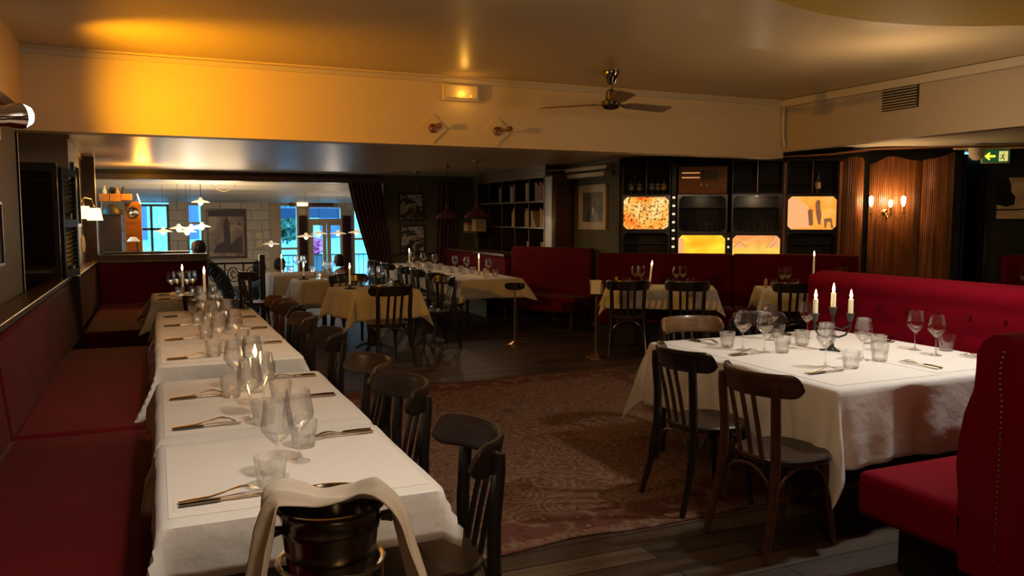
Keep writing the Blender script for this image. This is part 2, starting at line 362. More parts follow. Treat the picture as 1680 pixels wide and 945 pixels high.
def window(idx, x0, x1, z0, z1, bars=(), hb=(), fm='frame_cream', t=.07):
    f = MB().box(x0, x0+t, YF-.03, YF+.12, z0, z1).box(x1-t, x1, YF-.03, YF+.12, z0, z1).box(x0+t, x1-t, YF-.03, YF+.12, z0, z0+t).box(x0+t, x1-t, YF-.03, YF+.12, z1-t, z1)
    for x in bars: f.box(x-t/2, x+t/2, YF-.02, YF+.11, z0+t, z1-t)
    for z in hb: f.box(x0+t, x1-t, YF-.02, YF+.11, z-t/2, z+t/2)
    o = struct('window_%d' % idx, f, fm, smooth=False)
    MB().box(x0+t, x1-t, YF+.04, YF+.05, z0+t, z1-t).build('window_pane', 'pane', o, smooth=False)
    return o
window(1, -.62, .38, .5, 1.98, bars=(-.1,), hb=(1.25,), fm='frame_black')
window(2, .85, 1.32, -.45, Z1, hb=(1.42,), fm='wood_rail')
window(3, 3.5, 4.12, -.45, Z1, hb=(.62,))
window(4, 5.80, 6.4, -.45, Z1, hb=(.9,))
# double street door with transom
dt = .12
d = struct('door_2', MB().box(4.34, 4.44, YF-.03, YF+.12, -.5, 1.95).box(5.52, 5.62, YF-.03, YF+.12, -.5, 1.95).box(4.44, 5.52, YF-.03, YF+.12, 1.42, 1.55).box(4.44, 5.52, YF-.03, YF+.12, 1.9, Z1), 'frame_cream', smooth=False)
for x0, x1 in ((4.44, 4.97), (4.99, 5.52)):
    l = MB().box(x0, x0+dt, YF, YF+.06, -.5, 1.42).box(x1-dt, x1, YF, YF+.06, -.5, 1.42).box(x0+dt, x1-dt, YF, YF+.06, 1.34, 1.42).box(x0+dt, x1-dt, YF, YF+.06, -.5, -.2).build('door_leaf', 'frame_cream', d, smooth=False)
    MB().box(x0+dt, x1-dt, YF+.02, YF+.03, -.2, 1.34).build('door_pane', 'pane', l, smooth=False)

# street outside, seen through the panes
mat('street', (.10, .14, .2), .6); mat('facade', (.35, .62, .66), .7, var=((1.5, 1, .8), 5, .35)); mat('leaf', (.06, .14, .10), .8, var=((4, 4, 4), 5, .3)); mat('awning', (.05, .06, .16), .7); mat('flowers', (.75, .12, .35), .7)
struct('floor_street', MB().box(-25, 45, YF+.25, 60, -.75, -.62), 'street', smooth=False)
f = empty('street_building', (0, 48, 0)); tag(f, 'pale blue-grey building across the street seen through the far windows', 'building')
bb = MB().box(-22, 40, 0, 3, -.6, 3.2); bb.build('wall', 'facade', f, smooth=False)
for i in range(14):
    MB().box(-12+i*2.6, -10.8+i*2.6, -.06, .02, .4, 2.3).build('shop_window', 'awning' if i % 3 else 'leaf', f, smooth=False)
def leafball(name, c, r, m_, n, label, cat, trunk=True):
    mb = MB(); rnd = random.Random(int(c[0]*10+3))
    for i in range(n):
        d_ = Vector((rnd.gauss(0, 1), rnd.gauss(0, 1), rnd.gauss(0, 1))).normalized()*r*rnd.uniform(.3, 1)
        q = Vector(c)+Vector((d_.x, d_.y, d_.z*.8)); a = Vector((rnd.uniform(-1, 1), rnd.uniform(-1, 1), rnd.uniform(-1, 1))).normalized()*rnd.uniform(.06, .14); b_ = a.orthogonal()*.7
        mb.add([q-a, q+b_, q+a, q-b_], [(0, 1, 2, 3)])
    t = empty(name, (0, 0, 0)); o = mb.build('foliage', m_, t, smooth=False)
    if trunk: MB().tube([(c[0], c[1], -.62), (c[0]+.1, c[1], c[2])], [.09, .04]).build('trunk', 'wood_dark', t)
    tag(t, label, cat); return t
leafball('street_tree', (4.2, 31.5, 1.5), 1.15, 'leaf', 1500, 'leafy street tree outside the far front window', 'tree')
aw = MB().box(3.5, 6.2, 0, 1.6, 0, .05).box(3.52, 3.56, 1.5, 1.54, -2.5, .02).box(6.12, 6.16, 1.5, 1.54, -2.5, .02); o = aw.build('awning', 'awning', loc=(0, 28.2, 1.9)); o.rotation_euler[0] = R(-12)
tag(o, 'dark blue awning sloping above the terrace outside the front window', 'awning')
fl = leafball('flower_planter', (5.05, 29.0, .55), .42, 'flowers', 220, 'pink flowers in a planter on the railing outside the street door', 'flowers', False)
MB().box(4.6, 5.5, 28.8, 29.2, -.62, .3).build('planter', 'street', fl, smooth=False)
rl = MB().tube([(3.4, 28.0, .32), (6.8, 28.0, .32)], .022).tube([(3.4, 28.0, -.45), (6.8, 28.0, -.45)], .018)
for i in range(22): rl.tube([(3.42+i*.16, 28.0, -.62), (3.42+i*.16, 28.0, .32)], .011, 6)
tag(rl.build('terrace_railing', 'iron'), 'dark iron railing of the terrace outside the street door', 'railing')

# ------------------------------------------------------------ fixtures
# big round dropped panel over the right hand table
rp = MB().lathe([(0.001, 0), (1.70, 0), (1.75, .02), (1.75, .06), (1.70, .08), (.001, .08)], 96, cap=False)
mat('panel_yellow', (.66, .42, .06), .7, spec=.2)
pn = empty('round_ceiling_panel', (3.48, 1.62, 2.65)); tag(pn, 'large round mustard yellow panel hanging just below the ceiling', 'ceiling panel')
rp.build('disc', 'panel_yellow', pn, ang=20)
for a in (30, 120, 210, 300): MB().lathe([(.03, .07), (.03, HC-2.65)], 12, (1.2*math.cos(R(a)), 1.2*math.sin(R(a)), 0)).build('spacer', 'cream_dim', pn)
# ceiling fan
fan = empty('ceiling_fan', (3.72, 6.3, HC)); tag(fan, 'three bladed ceiling fan with dark metal canopy and brown blades', 'ceiling fan')
MB().lathe([(.001, 0), (.072, 0), (.074, -.02), (.05, -.07), (.03, -.115), (.018, -.12)], 24).build('canopy', 'steel_dark', fan)
MB().lathe([(.012, -.11), (.012, -.2)], 12).build('downrod', 'steel_dark', fan)
MB().lathe([(.02, -.16), (.045, -.175), (.05, -.25), (.085, -.265), (.088, -.30), (.06, -.33), (.02, -.338), (.001, -.338)], 28).build('motor', 'steel_dark', fan)
for k, a in enumerate((130, 250, 10)):
    ca, sa = math.cos(R(a)), math.sin(R(a))
    def T(v, ca=ca, sa=sa): 
        x, y, z = v; z2 = z-y*.22; return (x*ca-y*sa, x*sa+y*ca, z2-.285)
    bl = MB().prism([(.16, -.045), (.24, -.065), (.66, -.075), (.68, -.06), (.68, .06), (.66, .075), (.24, .065), (.16, .045)], -.004, .004, 'z', T=T).build('blade', 'fan_blade', fan)
    MB().box(.06, .2, -.014, .014, -.006, .002, T=T).build('blade_arm', 'steel_dark', fan)
# emergency light on the beam
em = empty('emergency_light', (2.6, YB, 2.735)); tag(em, 'glowing rectangular emergency light box high on the cream beam', 'emergency light')
MB().box(-.175, .175, -.03, 0, -.075, .075).build('housing', 'plastic_white', em, bevel=.008)
mat('em_lens', (.55, .42, .22), .25, emit=(1, .5, .1), es=.06); mat('em_glow', (1, .6, .1), .4, emit=(1, .42, .02), es=5)
MB().box(-.155, .155, -.055, -.03, -.06, .062).build('lens', 'em_lens', em, bevel=.01)
g = MB().lathe([(.001, -.012), (.016, -.008), (.019, 0), (.016, .008), (.001, .012)], 16, (.0, -.058, -.022)).lathe([(.001, -.005), (.007, 0), (.001, .005)], 12, (.085, -.058, -.035)); g.build('lamp', 'em_glow', em)
light('emergency_bulb', 'POINT', (2.6, YB-.12, 2.72), .7, (1, .5, .08), .03)
# two diamond plates with lamp sockets
for i, (x, dx, lb) in enumerate(((2.33, .03, 'white diamond plate with a short brown lamp socket, left one on the cream beam'), (2.96, .09, 'white diamond plate with a long brown lamp socket, right one on the cream beam'))):
    t = empty('diamond_wall_plate', (x, YB, 2.40)); tag(t, lb, 'light fitting')
    MB().prism([(-.14, 0), (0, -.135), (.14, 0), (0, .135)], -.012, 0, 'y').build('plate', 'cream', t, bevel=.003)
    def T(v): return (v[0], -v[2]-.012, v[1])
    MB().lathe([(.001, 0), (.042, 0), (.042, .012), (.025, .02), (.001, .02)], 24, T=T).build('rose', 'copper', t)
    MB().tube([(0, -.03, 0), (dx*.6, -.06, .008), (dx, -.075, .018)], .007).tube([(dx, -.06, .018), (dx+.012, -.1, .022)], .024, 14).build('socket', 'copper', t)
# vent grille on the right soffit
vt = empty('vent_grille', (6.4, 5.57, 2.70)); tag(vt, 'dark slatted air vent grille in the right soffit', 'vent')
MB().box(-.012, 0, -.2, .2, -.1, .1).build('backing', 'frame_black', vt, smooth=False)
for k in range(8): MB().box(-.03, -.012, -.19, .19, -.092+k*.025, -.083+k*.025).build('slat', 'soffit_paint', vt, smooth=False)
# corner pipe and cable runs
tag(MB().tube([(6.36, YB-.03, 2.83), (6.36, YB-.03, 2.5), (6.37, YB-.05, 2.36)], .016).build('corner_pipe', 'cream_dim'), 'thin painted pipe dropping down the corner of beam and soffit', 'pipe')
tag(MB().tube([tv(2.3, .1, 2.36), tv(2.9, .05, 2.38), tv(3.4, 0, 2.44), tv(6.2, -.25, 2.455)], .012).build('ceiling_pipe', 'copper'), 'long thin brown pipe running under the right hand soffit', 'pipe')
tag(MB().tube([tv(4.35, .1, 2.45), tv(6.2, -.12, 2.45)], .026).build('ceiling_conduit', 'cream'), 'fat cream conduit under the soffit beside the exit sign', 'pipe')
pb = MB().box(XR-.14, XR, 9.85, 11.1, 2.17, 2.24).box(XR-.10, XR, 9.85, 11.1, 2.27, 2.33); tag(pb.build('boxed_pipe', 'cream_dim', bevel=.01), 'pale boxed pipes running above the framed portrait', 'pipe')
cb = [Vector((4.6, 10.9-.2*k/6, 2.38-.55*math.sin(PI*k/12)*.33)) for k in range(1)]
pts = [(4.1+1.5*k/14, 10.6-1.4*k/14, 2.38-.16*math.sin(PI*k/14)) for k in range(15)]
tag(MB().tube(pts, .006, 6).build('hanging_cable', 'frame_cream'), 'thin pale cable sagging below the low ceiling before the bookshelf', 'cable')
# dome sensor
tag(MB().lathe([(.001, -.16), (.04, -.155), (.085, -.11), (.095, -.05), (.095, 0), (.001, 0)], 24, tv(4.6, .05, 2.45)).build('dome_siren', 'plastic_white'), 'round white dome fixture under the soffit left of the exit sign', 'siren')
# exit sign
mat('sign_green', (.02, .10, .05), .4, emit=(.03, .16, .05), es=.35); mat('sign_lit', (.7, .8, .1), .4, emit=(.75, .75, .05), es=1.3); mat('sign_fig', (.8, .8, .3), .4, emit=(.9, .8, .25), es=.8)
ex = empty('exit_sign', tv(4.83, .1, 2.34), TA); tag(ex, 'green exit sign with arrow and running figure', 'sign')
MB().box(-.16, .16, -.02, .02, -.085, .085).build('housing', 'plastic_white', ex, bevel=.006)
MB().box(-.15, .15, -.024, -.02, -.076, .076).build('panel', 'sign_green', ex, smooth=False)
MB().prism([(-.135, 0), (-.08, .05), (-.065, .035), (-.085, .014), (-.01, .014), (-.01, -.014), (-.085, -.014), (-.065, -.035), (-.08, -.05)], -.027, -.0245, 'y').build('arrow', 'sign_lit', ex, smooth=False)
MB().box(.03, .13, -.027, -.0245, -.06, .06).build('door_symbol', 'sign_fig', ex, smooth=False)
rm = MB().tube([(.075, -.029, .012), (.07, -.029, -.012)], .009, 6).tube([(.07, -.029, -.012), (.055, -.029, -.03), (.04, -.029, -.03)], .006, 6).tube([(.07, -.029, -.012), (.09, -.029, -.03), (.085, -.029, -.052)], .006, 6).tube([(.1, -.029, .005), (.088, -.029, .012), (.075, -.029, .01), (.058, -.029, .018), (.045, -.029, .008)], .0045, 6).lathe([(.001, -.009), (.009, 0), (.001, .009)], 10, (.084, -.029, .034))
rm.build('running_figure', 'sign_green', ex)

# ------------------------------------------------------------ frames and pictures
def frame(name, label, origin, rz, w_, h_, border, fm, pm, matw=0, depth=.03, cat='picture'):
    # local: x across, -y out of wall, z up; origin at bottom centre
    t = empty(name, origin, rz); tag(t, label, cat); x = w_/2
    f = MB()
    for (a, b_, c_, d_) in ((-x, x, 0, border), (-x, x, h_-border, h_), (-x, -x+border, border, h_-border), (x-border, x, border, h_-border)): f.box(a, b_, -depth, 0, c_, d_)
    f.build('frame', fm, t, bevel=.003)
    if matw:
        MB().box(-x+border, x-border, -depth*.4, -.002, border, h_-border).build('mount', 'frame_cream', t, smooth=False)
    k = border+matw
    MB().box(-x+k, x-k, -depth*.55, -depth*.42 if matw else -.002, k, h_-k).build('print', pm, t, smooth=False)
    return t
frame('framed_print', 'black framed black and white print above its twin, by the curtains', (4.57, 15.3, 1.52), 0, .52, .55, .035, 'frame_black', 'pic_bw')
frame('framed_print', 'black framed black and white print hanging below its twin, by the curtains', (4.59, 15.3, .90), 0, .52, .55, .035, 'frame_black', 'pic_bw')
# framed portrait (leans on the deep wall)
pt = frame('framed_portrait', 'cream framed dark portrait photograph of a person in a suit on the olive wall', (XR, 10.38, 1.42), R(-90), .80, .65, .022, 'frame_cream', 'photo_dark', .09)
pf = MB().prism([(-.17, .11), (-.16, .25), (-.08, .31), (.04, .33), (.1, .28), (.17, .22), (.2, .11)], -.0185, -.017, 'y'); pf.build('suit', 'frame_black', pt, smooth=False)
MB().prism([(.02+.055*math.cos(a*PI/8), .41+.085*math.sin(a*PI/8)) for a in range(16)], -.0195, -.017, 'y').build('face', 'skin', pt, smooth=False)
MB().prism([(-.01, .31), (.03, .33), (.05, .31), (.03, .2), (.01, .2)], -.0195, -.0186, 'y').build('shirt', 'napkin', pt, smooth=False)
# street photograph on the dark green wall at right
st = frame('framed_photograph', 'large sepia street photograph on the dark green wall', tv(5.42, .55, 1.56), TA, .80, .56, .018, 'frame_black', 'pic_street', 0)
sp = MB().prism([(-.38, .2), (-.38, .54), (-.25, .54), (-.22, .46), (-.21, .36), (-.16, .30), (-.17, .2), (-.26, .17)], -.019, -.0175, 'y'); sp.build('tree_silhouette', 'frame_black', st, smooth=False)
MB().prism([(-.38, .12), (-.1, .13), (.1, .16), (.1, .17), (-.1, .145), (-.38, .14)], -.019, -.0175, 'y').build('kerb_line', 'frame_black', st, smooth=False)
# pictures on the left wall near the camera
frame('framed_poster', 'dim framed picture high on the left wall under the steel spotlight', (-.95, 5.80, 1.86), R(90), .62, .42, .02, 'frame_black', 'pic_bw', .04)
frame('framed_poster', 'dark framed picture low on the left wall just above the banquette rail', (-.95, 5.95, 1.28), R(90), .62, .42, .02, 'frame_black', 'photo_dark', 0)
# mirror frame on the white pier
mat('mirror', (.55, .6, .68), .08, 1)
mr = empty('tall_framed_mirror', (-.76, 9.62, 1.50), R(90)); tag(mr, 'tall narrow black framed mirror on the white pier beside the wall lamp', 'mirror')
f = MB()
for a, b_, c_, d_ in ((-.32, .32, 0, .03), (-.32, .32, .62, .65), (-.32, -.29, .03, .62), (.29, .32, .03, .62)): f.box(a, b_, -.03, 0, c_, d_)
f.build('frame', 'frame_black', mr); MB().box(-.29, .29, -.012, -.004, .03, .62).build('mirror_glass', 'mirror', mr, smooth=False)

# spotlight on the left wall
sl = empty('wall_spotlight', (-.82, 5.85, 2.215)); tag(sl, 'polished steel spotlight on the left wall, its lens glowing', 'spotlight')
MB().box(-.15, -.03, -.04, .04, -.14, .02).build('bracket', 'plastic_white', sl, bevel=.005)
dirv = Vector((.75, .55, .12)).normalized(); Q = dirv.to_track_quat('Z', 'Y').to_matrix()
def T(v): return tuple(Q @ Vector(v))
MB().lathe([(.001, -.14), (.05, -.13), (.062, -.05), (.062, .0), (.075, .05), (.08, .10), (.072, .10), (.06, .03), (.001, .03)], 28, T=T, cap=False).build('body', 'spot_chrome', sl)
MB().lathe([(.072, .09), (.070, .12), (.055, .15), (.03, .165), (.001, .17)], 28, T=T, cap=False).build('lens', 'spot_glow', sl)

# louvred shutters in the left recess
def shutter(label, origin, rz, w_, h_):
    t = empty('louvred_shutter', origin, rz); tag(t, label, 'shutter', 'louvred shutters in the left recess')
    f = MB().box(0, .045, -.03, 0, 0, h_).box(w_-.045, w_, -.03, 0, 0, h_)
    for z in (0, h_/2-.04, h_-.07): f.box(.045, w_-.045, -.03, 0, z, z+.07)
    f.build('frame', 'wood_dark', t)
    mb = MB(); z = .10
    while z < h_-.1:
        if abs(z-h_/2) > .06: mb.add([(.045, -.004, z+.03), (w_-.045, -.004, z+.03), (w_-.045, -.03, z), (.045, -.03, z), (.045, .0, z+.036), (w_-.045, .0, z+.036), (w_-.045, -.026, z-.004), (.045, -.026, z-.004)], [(0, 1, 2, 3), (7, 6, 5, 4), (0, 4, 5, 1), (3, 2, 6, 7), (1, 5, 6, 2), (0, 3, 7, 4)])
        z += .042
    mb.build('louvres', 'wood_dark', t, smooth=False)
shutter('dark wooden louvred shutter, the wide left leaf in the recess', (-1.24, 8.65, 0), 0, .42, 2.10)
shutter('dark wooden louvred shutter, the narrow right leaf in the recess', (-.815, 8.66, 1.032), R(78), .42, 1.03)

# ------------------------------------------------------------ banquettes
def cushion(x0, x1, y0, y1, z0, z1, r=.04):
    return MB().box(x0, x1, y0, y1, z0, z1)
def seatbox(name, parent, x0, x1, y0, y1, z0, z1, m_='velvet', r=.045, T=None):
    nx, ny = 6, 8
    o = MB().box(x0, x1, y0, y1, z0, z1, T=T).build(name, m_, parent, bevel=r); return o
bk = empty('long_banquette', (0, 0, 0)); tag(bk, 'long red velvet banquette with wooden top rail along the left wall', 'banquette')
for (a, b_) in ((.2, 2.1), (2.12, 4.78), (4.8, 7.9)): seatbox('seat_cushion', bk, -.74, -.05, a, b_, .26, .46)
MB().box(-.72, -.12, .2, 7.88, 0, .26).build('plinth', 'black', bk, smooth=False)
for (a, b_) in ((.2, 2.9), (2.92, 4.84), (4.86, 9.0)):
    o = MB().add([(-.82, a, .40), (-.82, b_, .40), (-.72, a, .40), (-.72, b_, .40), (-.86, a, .97), (-.86, b_, .97), (-.78, a, .97), (-.78, b_, .97)], [(0, 1, 5, 4), (2, 6, 7, 3), (0, 2, 3, 1), (4, 5, 7, 6), (0, 4, 6, 2), (1, 3, 7, 5)]).build('back_cushion', 'velvet', bk, bevel=.03)
rl = MB().box(-.93, -.77, .2, 9.02, .985, 1.03).box(-.93, -.85, .2, 9.02, .60, .985).box(-.80, -.775, .2, 4.6, .95, .985); rl.build('top_rail', 'wood_rail', bk, bevel=.006)
MB().box(-.93, -.70, 9.02, 9.12, 0, 1.02).build('end_post', 'wood_dark', bk, bevel=.006)
mb = MB()
for i in range(60): mb.lathe([(.007, 0), (.005, .005), (.001, .007)], 8, (-.785, .4+i*.074, .978))
mb.build('nail_heads', 'brass', bk)
b2 = empty('corner_banquette', (0, 0, 0)); tag(b2, 'dark red corner banquette at the far end of the left row', 'banquette')
seatbox('seat_cushion', b2, -.72, -.05, 9.13, 11.6, .26, .44, 'velvet_dark'); seatbox('seat_cushion', b2, -.72, .62, 11.62, 12.12, .26, .44, 'velvet_dark')
MB().box(-.70, -.12, 9.15, 12.1, 0, .26).box(-.70, .58, 11.7, 12.1, 0, .26).build('plinth', 'black', b2, smooth=False)
MB().box(-.86, -.74, 9.13, 12.12, .4, .98).build('back_cushion', 'velvet', b2, bevel=.03)
MB().box(-.72, .64, 12.06, 12.17, .4, .985).build('back_cushion', 'velvet_dark', b2, bevel=.03)
MB().box(-.88, -.72, 9.13, 12.2, .985, 1.02).box(-.72, .66, 12.05, 12.2, .985, 1.01).box(-.72, .66, 12.17, 12.3, .0, 1.09).build('top_rail', 'wood_rail', b2, bevel=.005)
# wooden partition ledge behind it
tag(MB().box(-.7, .45, 12.9, 13.1, -.5, 1.10).build('bar_counter', 'wood_brown', bevel=.01), 'brown wooden counter behind the corner banquette', 'counter')

# angled bench below the televisions
def bench(name, label, s0, s1, t0=0., top=1.13, seat=True, dark=False, splits=()):
    t = empty(name, (0, 0, 0)); tag(t, label, 'banquette'); m_ = 'velvet_dark' if dark else 'velvet'
    cuts = [s0]+list(splits)+[s1]
    for a, b_ in zip(cuts[:-1], cuts[1:]):
        MB().box(a+.003, b_-.003, t0, t0+.13, .40, top, T=TV).build('back_cushion', m_, t, bevel=.03)
        if seat: MB().box(a+.003, b_-.003, t0-.52, t0+.02, .26, .46, T=TV).build('seat_cushion', m_, t, bevel=.04)
    MB().box(s0+.03, s1-.03, t0-.45, t0+.12, 0, .26, T=TV).build('plinth', 'black', t, smooth=False)
    return t
bench('angled_banquette', 'dark red banquette below the stacked television sets', 0, 3.28, splits=(1.74,), dark=True)
bench('side_banquette', 'red velvet bench end against the dark green wall at far right', 5.1, 6.3, .38, 1.12)
# tufted bench beside the right hand table
tb = empty('tufted_banquette', (0, 0, 0)); tag(tb, 'buttoned crimson velvet banquette along the far side of the right table', 'banquette')
XT = 5.05
o = MB().grid(lambda u, v: (XT+.16*(1-math.sqrt(max(0, 1-max(0, (v-.86)/.14)**2)))+.02*math.sin(v*3)-.012*abs(math.sin(u*PI*13))*abs(math.sin(v*PI*4))*(1 if .3 < v < .85 else .3), 2.2+(5.26-2.2)*u, .44+.71*v), 104, 32)
bx = MB(); bx.v = o.v; bx.f = o.f; bx.m = o.m
bx.build('tufted_back', 'velvet_lit', tb)
MB().box(XT+.10, XT+.24, 2.2, 5.255, .0, 1.148).build('back_frame', 'velvet_lit', tb, bevel=.05)
MB().box(XT+.01, XT+.22, 5.23, 5.28, .05, 1.12).build('end_panel', 'velvet_lit', tb, bevel=.04)
MB().box(XT-.42, XT+.05, 2.75, 5.24, .26, .46).build('seat_cushion', 'velvet_lit', tb, bevel=.04)
MB().box(XT-.38, XT+.1, 2.75, 5.2, 0, .26).build('plinth', 'black', tb, smooth=False)
mb = MB()
for r_ in range(2):
    for i in range(11):
        y = 2.5+i*.25+.125*r_; mb.lathe([(.014, 0), (.010, .006), (.001, .009)], 10, T=lambda v, y=y, r_=r_: (XT+.0-v[2]-.005, y+v[0], .93-.22*r_+v[1]))
mb.build('buttons', 'velvet_dark', tb)
# near bench of the right hand table, seen in profile
nb = empty('profile_banquette', (0, 0, 0)); tag(nb, 'crimson banquette in profile with curved scrolled back at right foreground', 'banquette')
XN = 2.87
MB().box(XN, 5.0, 2.10, 2.66, .25, .46).build('seat_cushion', 'velvet_lit', nb, bevel=.04)
MB().box(XN+.16, 5.0, 1.92, 2.55, 0, .25).build('plinth', 'black', nb, smooth=False)
prof = [(2.16, .40), (2.155, .50), (2.17, .62), (2.165, .72), (2.145, .84), (2.11, .94), (2.105, 1.02), (2.105, 1.08), (2.085, 1.13), (2.04, 1.16), (1.99, 1.165), (1.93, 1.14), (1.90, 1.08), (1.90, .2), (2.14, .2)]
MB().prism(prof, XN, 5.0, 'x').build('scroll_back', 'velvet_lit', nb, bevel=.012)
mb = MB()
for i in range(40): mb.lathe([(.0065, 0), (.005, .004), (.001, .006)], 8, T=lambda v, i=i: (XN-v[2]-.0005, 1.985+v[0]+(.012 if i > 30 else 0)*math.sin((i-30)/3), .3+i*.0205+v[1]))
mb.build('nail_heads', 'brass', nb)
# booths by the long table
lb = empty('shelf_banquette', (0, 0, 0)); tag(lb, 'dark red banquette with wooden rail running beneath the bookshelf', 'banquette')
MB().box(5.12, 5.26, 11.95, 14.9, .4, .96).build('back_cushion', 'velvet', lb, bevel=.03)
MB().box(5.10, 5.28, 11.95, 14.9, .965, 1.01).build('top_rail', 'wood_rail', lb, bevel=.005)
MB().box(4.72, 5.14, 11.95, 14.9, .28, .46).build('seat_cushion', 'velvet_dark', lb, bevel=.04)
MB().box(4.8, 5.25, 11.95, 14.9, 0, .28).build('plinth', 'black', lb, smooth=False)
DA = Vector((4.68, 11.25, 0)); DB = Vector((5.35, 10.02, 0)); dd = (DB-DA).normalized(); dn = Vector((-dd.y, dd.x, 0))
def TD2(v): q = DA+dd*v[0]+dn*v[1]; return (q.x, q.y, v[2])
LD = (DB-DA).length
db = empty('high_backed_banquette', (0, 0, 0)); tag(db, 'bright red high backed velvet bench standing at the end of the long table', 'banquette')
MB().box(0, LD, 0, .5, .24, .46, T=TD2).build('seat_cushion', 'velvet', db, bevel=.03)
MB().box(-.05, LD+.0, .42, .56, .3, 1.15, T=TD2).build('back_cushion', 'velvet', db, bevel=.03)
for a in (.1, LD-.1):
    for b_ in (.08, .42): MB().tube([TD2((a, b_, .24)), TD2((a, b_, 0))], [.035, .02], 8).build('leg', 'wood_brown', db)

# ------------------------------------------------------------ chairs
def make_chair(frame_m, rail_m, seat_m='wood_seat', rail_in=None):
    t = empty('bistro_chair'); t['category'] = 'chair'
    # seat: rounded trapezoid
    n = 40; ol = []
    for i in range(n):
        a = 2*PI*i/n; ca, sa = math.cos(a), math.sin(a)
        sx = abs(ca)**.75*(1 if ca >= 0 else -1)*(.205+.012*sa); sy = abs(sa)**.75*(1 if sa >= 0 else -1)*.20
        ol.append((sx, sy))
    sm = MB(); vs = []; 
    rings = [(1.0, .425), (1.03, .432), (1.03, .452), (.99, .461), (.86, .459), (.5, .450), (.02, .448)]
    for k, z in rings: vs += [(x*k, y*k, z) for x, y in ol]
    fs = [(j*n+i, j*n+(i+1) % n, (j+1)*n+(i+1) % n, (j+1)*n+i) for j in range(len(rings)-1) for i in range(n)]
    fs += [tuple(range(n-1, -1, -1)), tuple((len(rings)-1)*n+i for i in range(n))]
    sm.add(vs, fs); sm.build('seat', seat_m, t)
    for sx in (-1, 1):   # rear legs run up to the crest rail
        MB().tube([(sx*.215, -.285, 0), (sx*.20, -.235, .2), (sx*.183, -.205, .44), (sx*.180, -.206, .6), (sx*.187, -.220, .775), (sx*.188, -.224, .835)], [.0165, .020, .0245, .024, .023, .017], 10).build('rear_leg', frame_m, t)
        MB().tube([(sx*.142, .142, .43), (sx*.158, .165, .2), (sx*.175, .19, 0)], [.019, .016, .012], 10).build('front_leg', frame_m, t)
        # side braces: bent arch between front and rear leg
        MB().tube([(sx*(.178-.02*k/16), -.20+.355*(.5-.5*math.cos(PI*k/16)), .20+.215*math.sin(PI*k/16)**.8) for k in range(17)], .0085, 8).build('brace', frame_m, t)
    for y0, nm in ((-.212, 'brace'), (.155, 'brace')):
        hx_ = .185 if y0 < 0 else .155
        MB().tube([(-hx_*math.cos(PI*k/16), y0, .20+.215*math.sin(PI*k/16)**.8) for k in range(17)], .0085, 8).build(nm, frame_m, t)
    for x in (-.085, -.028, .028+.0, .085)[0:4:1] if False else (-.075, 0, .075):
        MB().tube([(x, -.19, .455), (x, -.222, .62), (x*1.03, -.262, .79)], [.016, .016, .015], 8, flat=.6).build('slat', frame_m, t)
    # crest rail: curved board, rounded ends wrapping forward
    nu, nv = 48, 10; th = .011
    def cr(u, v, off):
        q = (u-.5)*2; a = q*1.22; Rr = .25
        x = math.sin(a)*(Rr+off)*1.04; y = -.268+(1-math.cos(a))*(Rr)*.95-off*math.cos(a)
        h = .057*math.sqrt(1-(max(0, (abs(q)-.80)/.20)*.94)**2)
        return (x, y-(v-.5)*.02, .822+(v-.5)*2*h)
    cm = MB(); 
    for i in range(nu+1):
        for j in range(2*nv):
            if j < nv: v, off = j/(nv-1), th
            else: v, off = 1-(j-nv)/(nv-1), -th
            e = 1-.0*v; cm.v.append(cr(.35*i/nu+.65*(.5-.5*math.cos(PI*i/nu)), v, off*(.55 if v in (0, 1) else 1)))
    L = 2*nv
    for i in range(nu):
        for j in range(L): cm.f.append((i*L+j, i*L+(j+1) % L, (i+1)*L+(j+1) % L, (i+1)*L+j)); cm.m.append(0)
    cm.f.append(tuple(range(L-1, -1, -1))); cm.f.append(tuple(nu*L+j for j in range(L))); cm.m += [0, 0]
    cm.build('crest_rail', rail_m, t, ang=50)
    return t
ch_dark = make_chair('wood_black', 'wood_dark'); ch_black = make_chair('wood_black', 'wood_black'); ch_brown = make_chair('wood_brown', 'wood_brown'); ch_tan = make_chair('wood_dark', 'wood_tan'); ch_mid = make_chair('wood_dark', 'wood_mid')
def chair(proto, x, y, deg, label, group): return put(proto, (x, y, 0.0), R(deg), label, group)   # deg: facing direction, 0 = +Y
RUGZ = .012
G1 = 'chairs along the long left row of tables'
for i, (p, y, lb) in enumerate([(ch_dark, 2.58, 'dark bentwood chair nearest the camera beside the first white table'), (ch_dark, 3.45, 'dark bentwood chair, second along the left row of tables'), (ch_mid, 4.0, 'brown-railed bentwood chair, third along the left row of tables'),
        (ch_dark, 5.12, 'dark bentwood chair, fourth along the left row of tables'), (ch_mid, 6.02, 'brown-railed bentwood chair, fifth along the left row of tables'), (ch_dark, 6.80, 'dark bentwood chair, sixth along the left row of tables'), (ch_brown, 7.55, 'reddish brown bentwood chair, last along the left row of tables')]):
    o = chair(p, .79+.02*(i % 2), y, 90+(-4, 3, 2, -2, 1, 3, 0)[i], lb, G1); o.location.z = RUGZ if 3.5 < y < 7.2 else 0
G2 = 'chairs around the right hand table'
for p, x, y, a, lb in [(ch_black, 2.80, 3.66, -93, 'glossy black bentwood chair with its back to the camera at the right table'), (ch_brown, 2.80, 3.06, -89, 'reddish brown bentwood chair with its back to the camera at the right table'),
        (ch_tan, 3.44, 4.55, 178, 'tan-railed bentwood chair on the far side of the right table'), (ch_dark, 4.08, 4.58, 182, 'dark bentwood chair on the far side of the right table, by the tufted bench')]:
    o = chair(p, x, y, a, lb, G2); o.location.z = 0 if y < 3.5 else RUGZ
G3 = 'chairs at the small square tables in the middle'
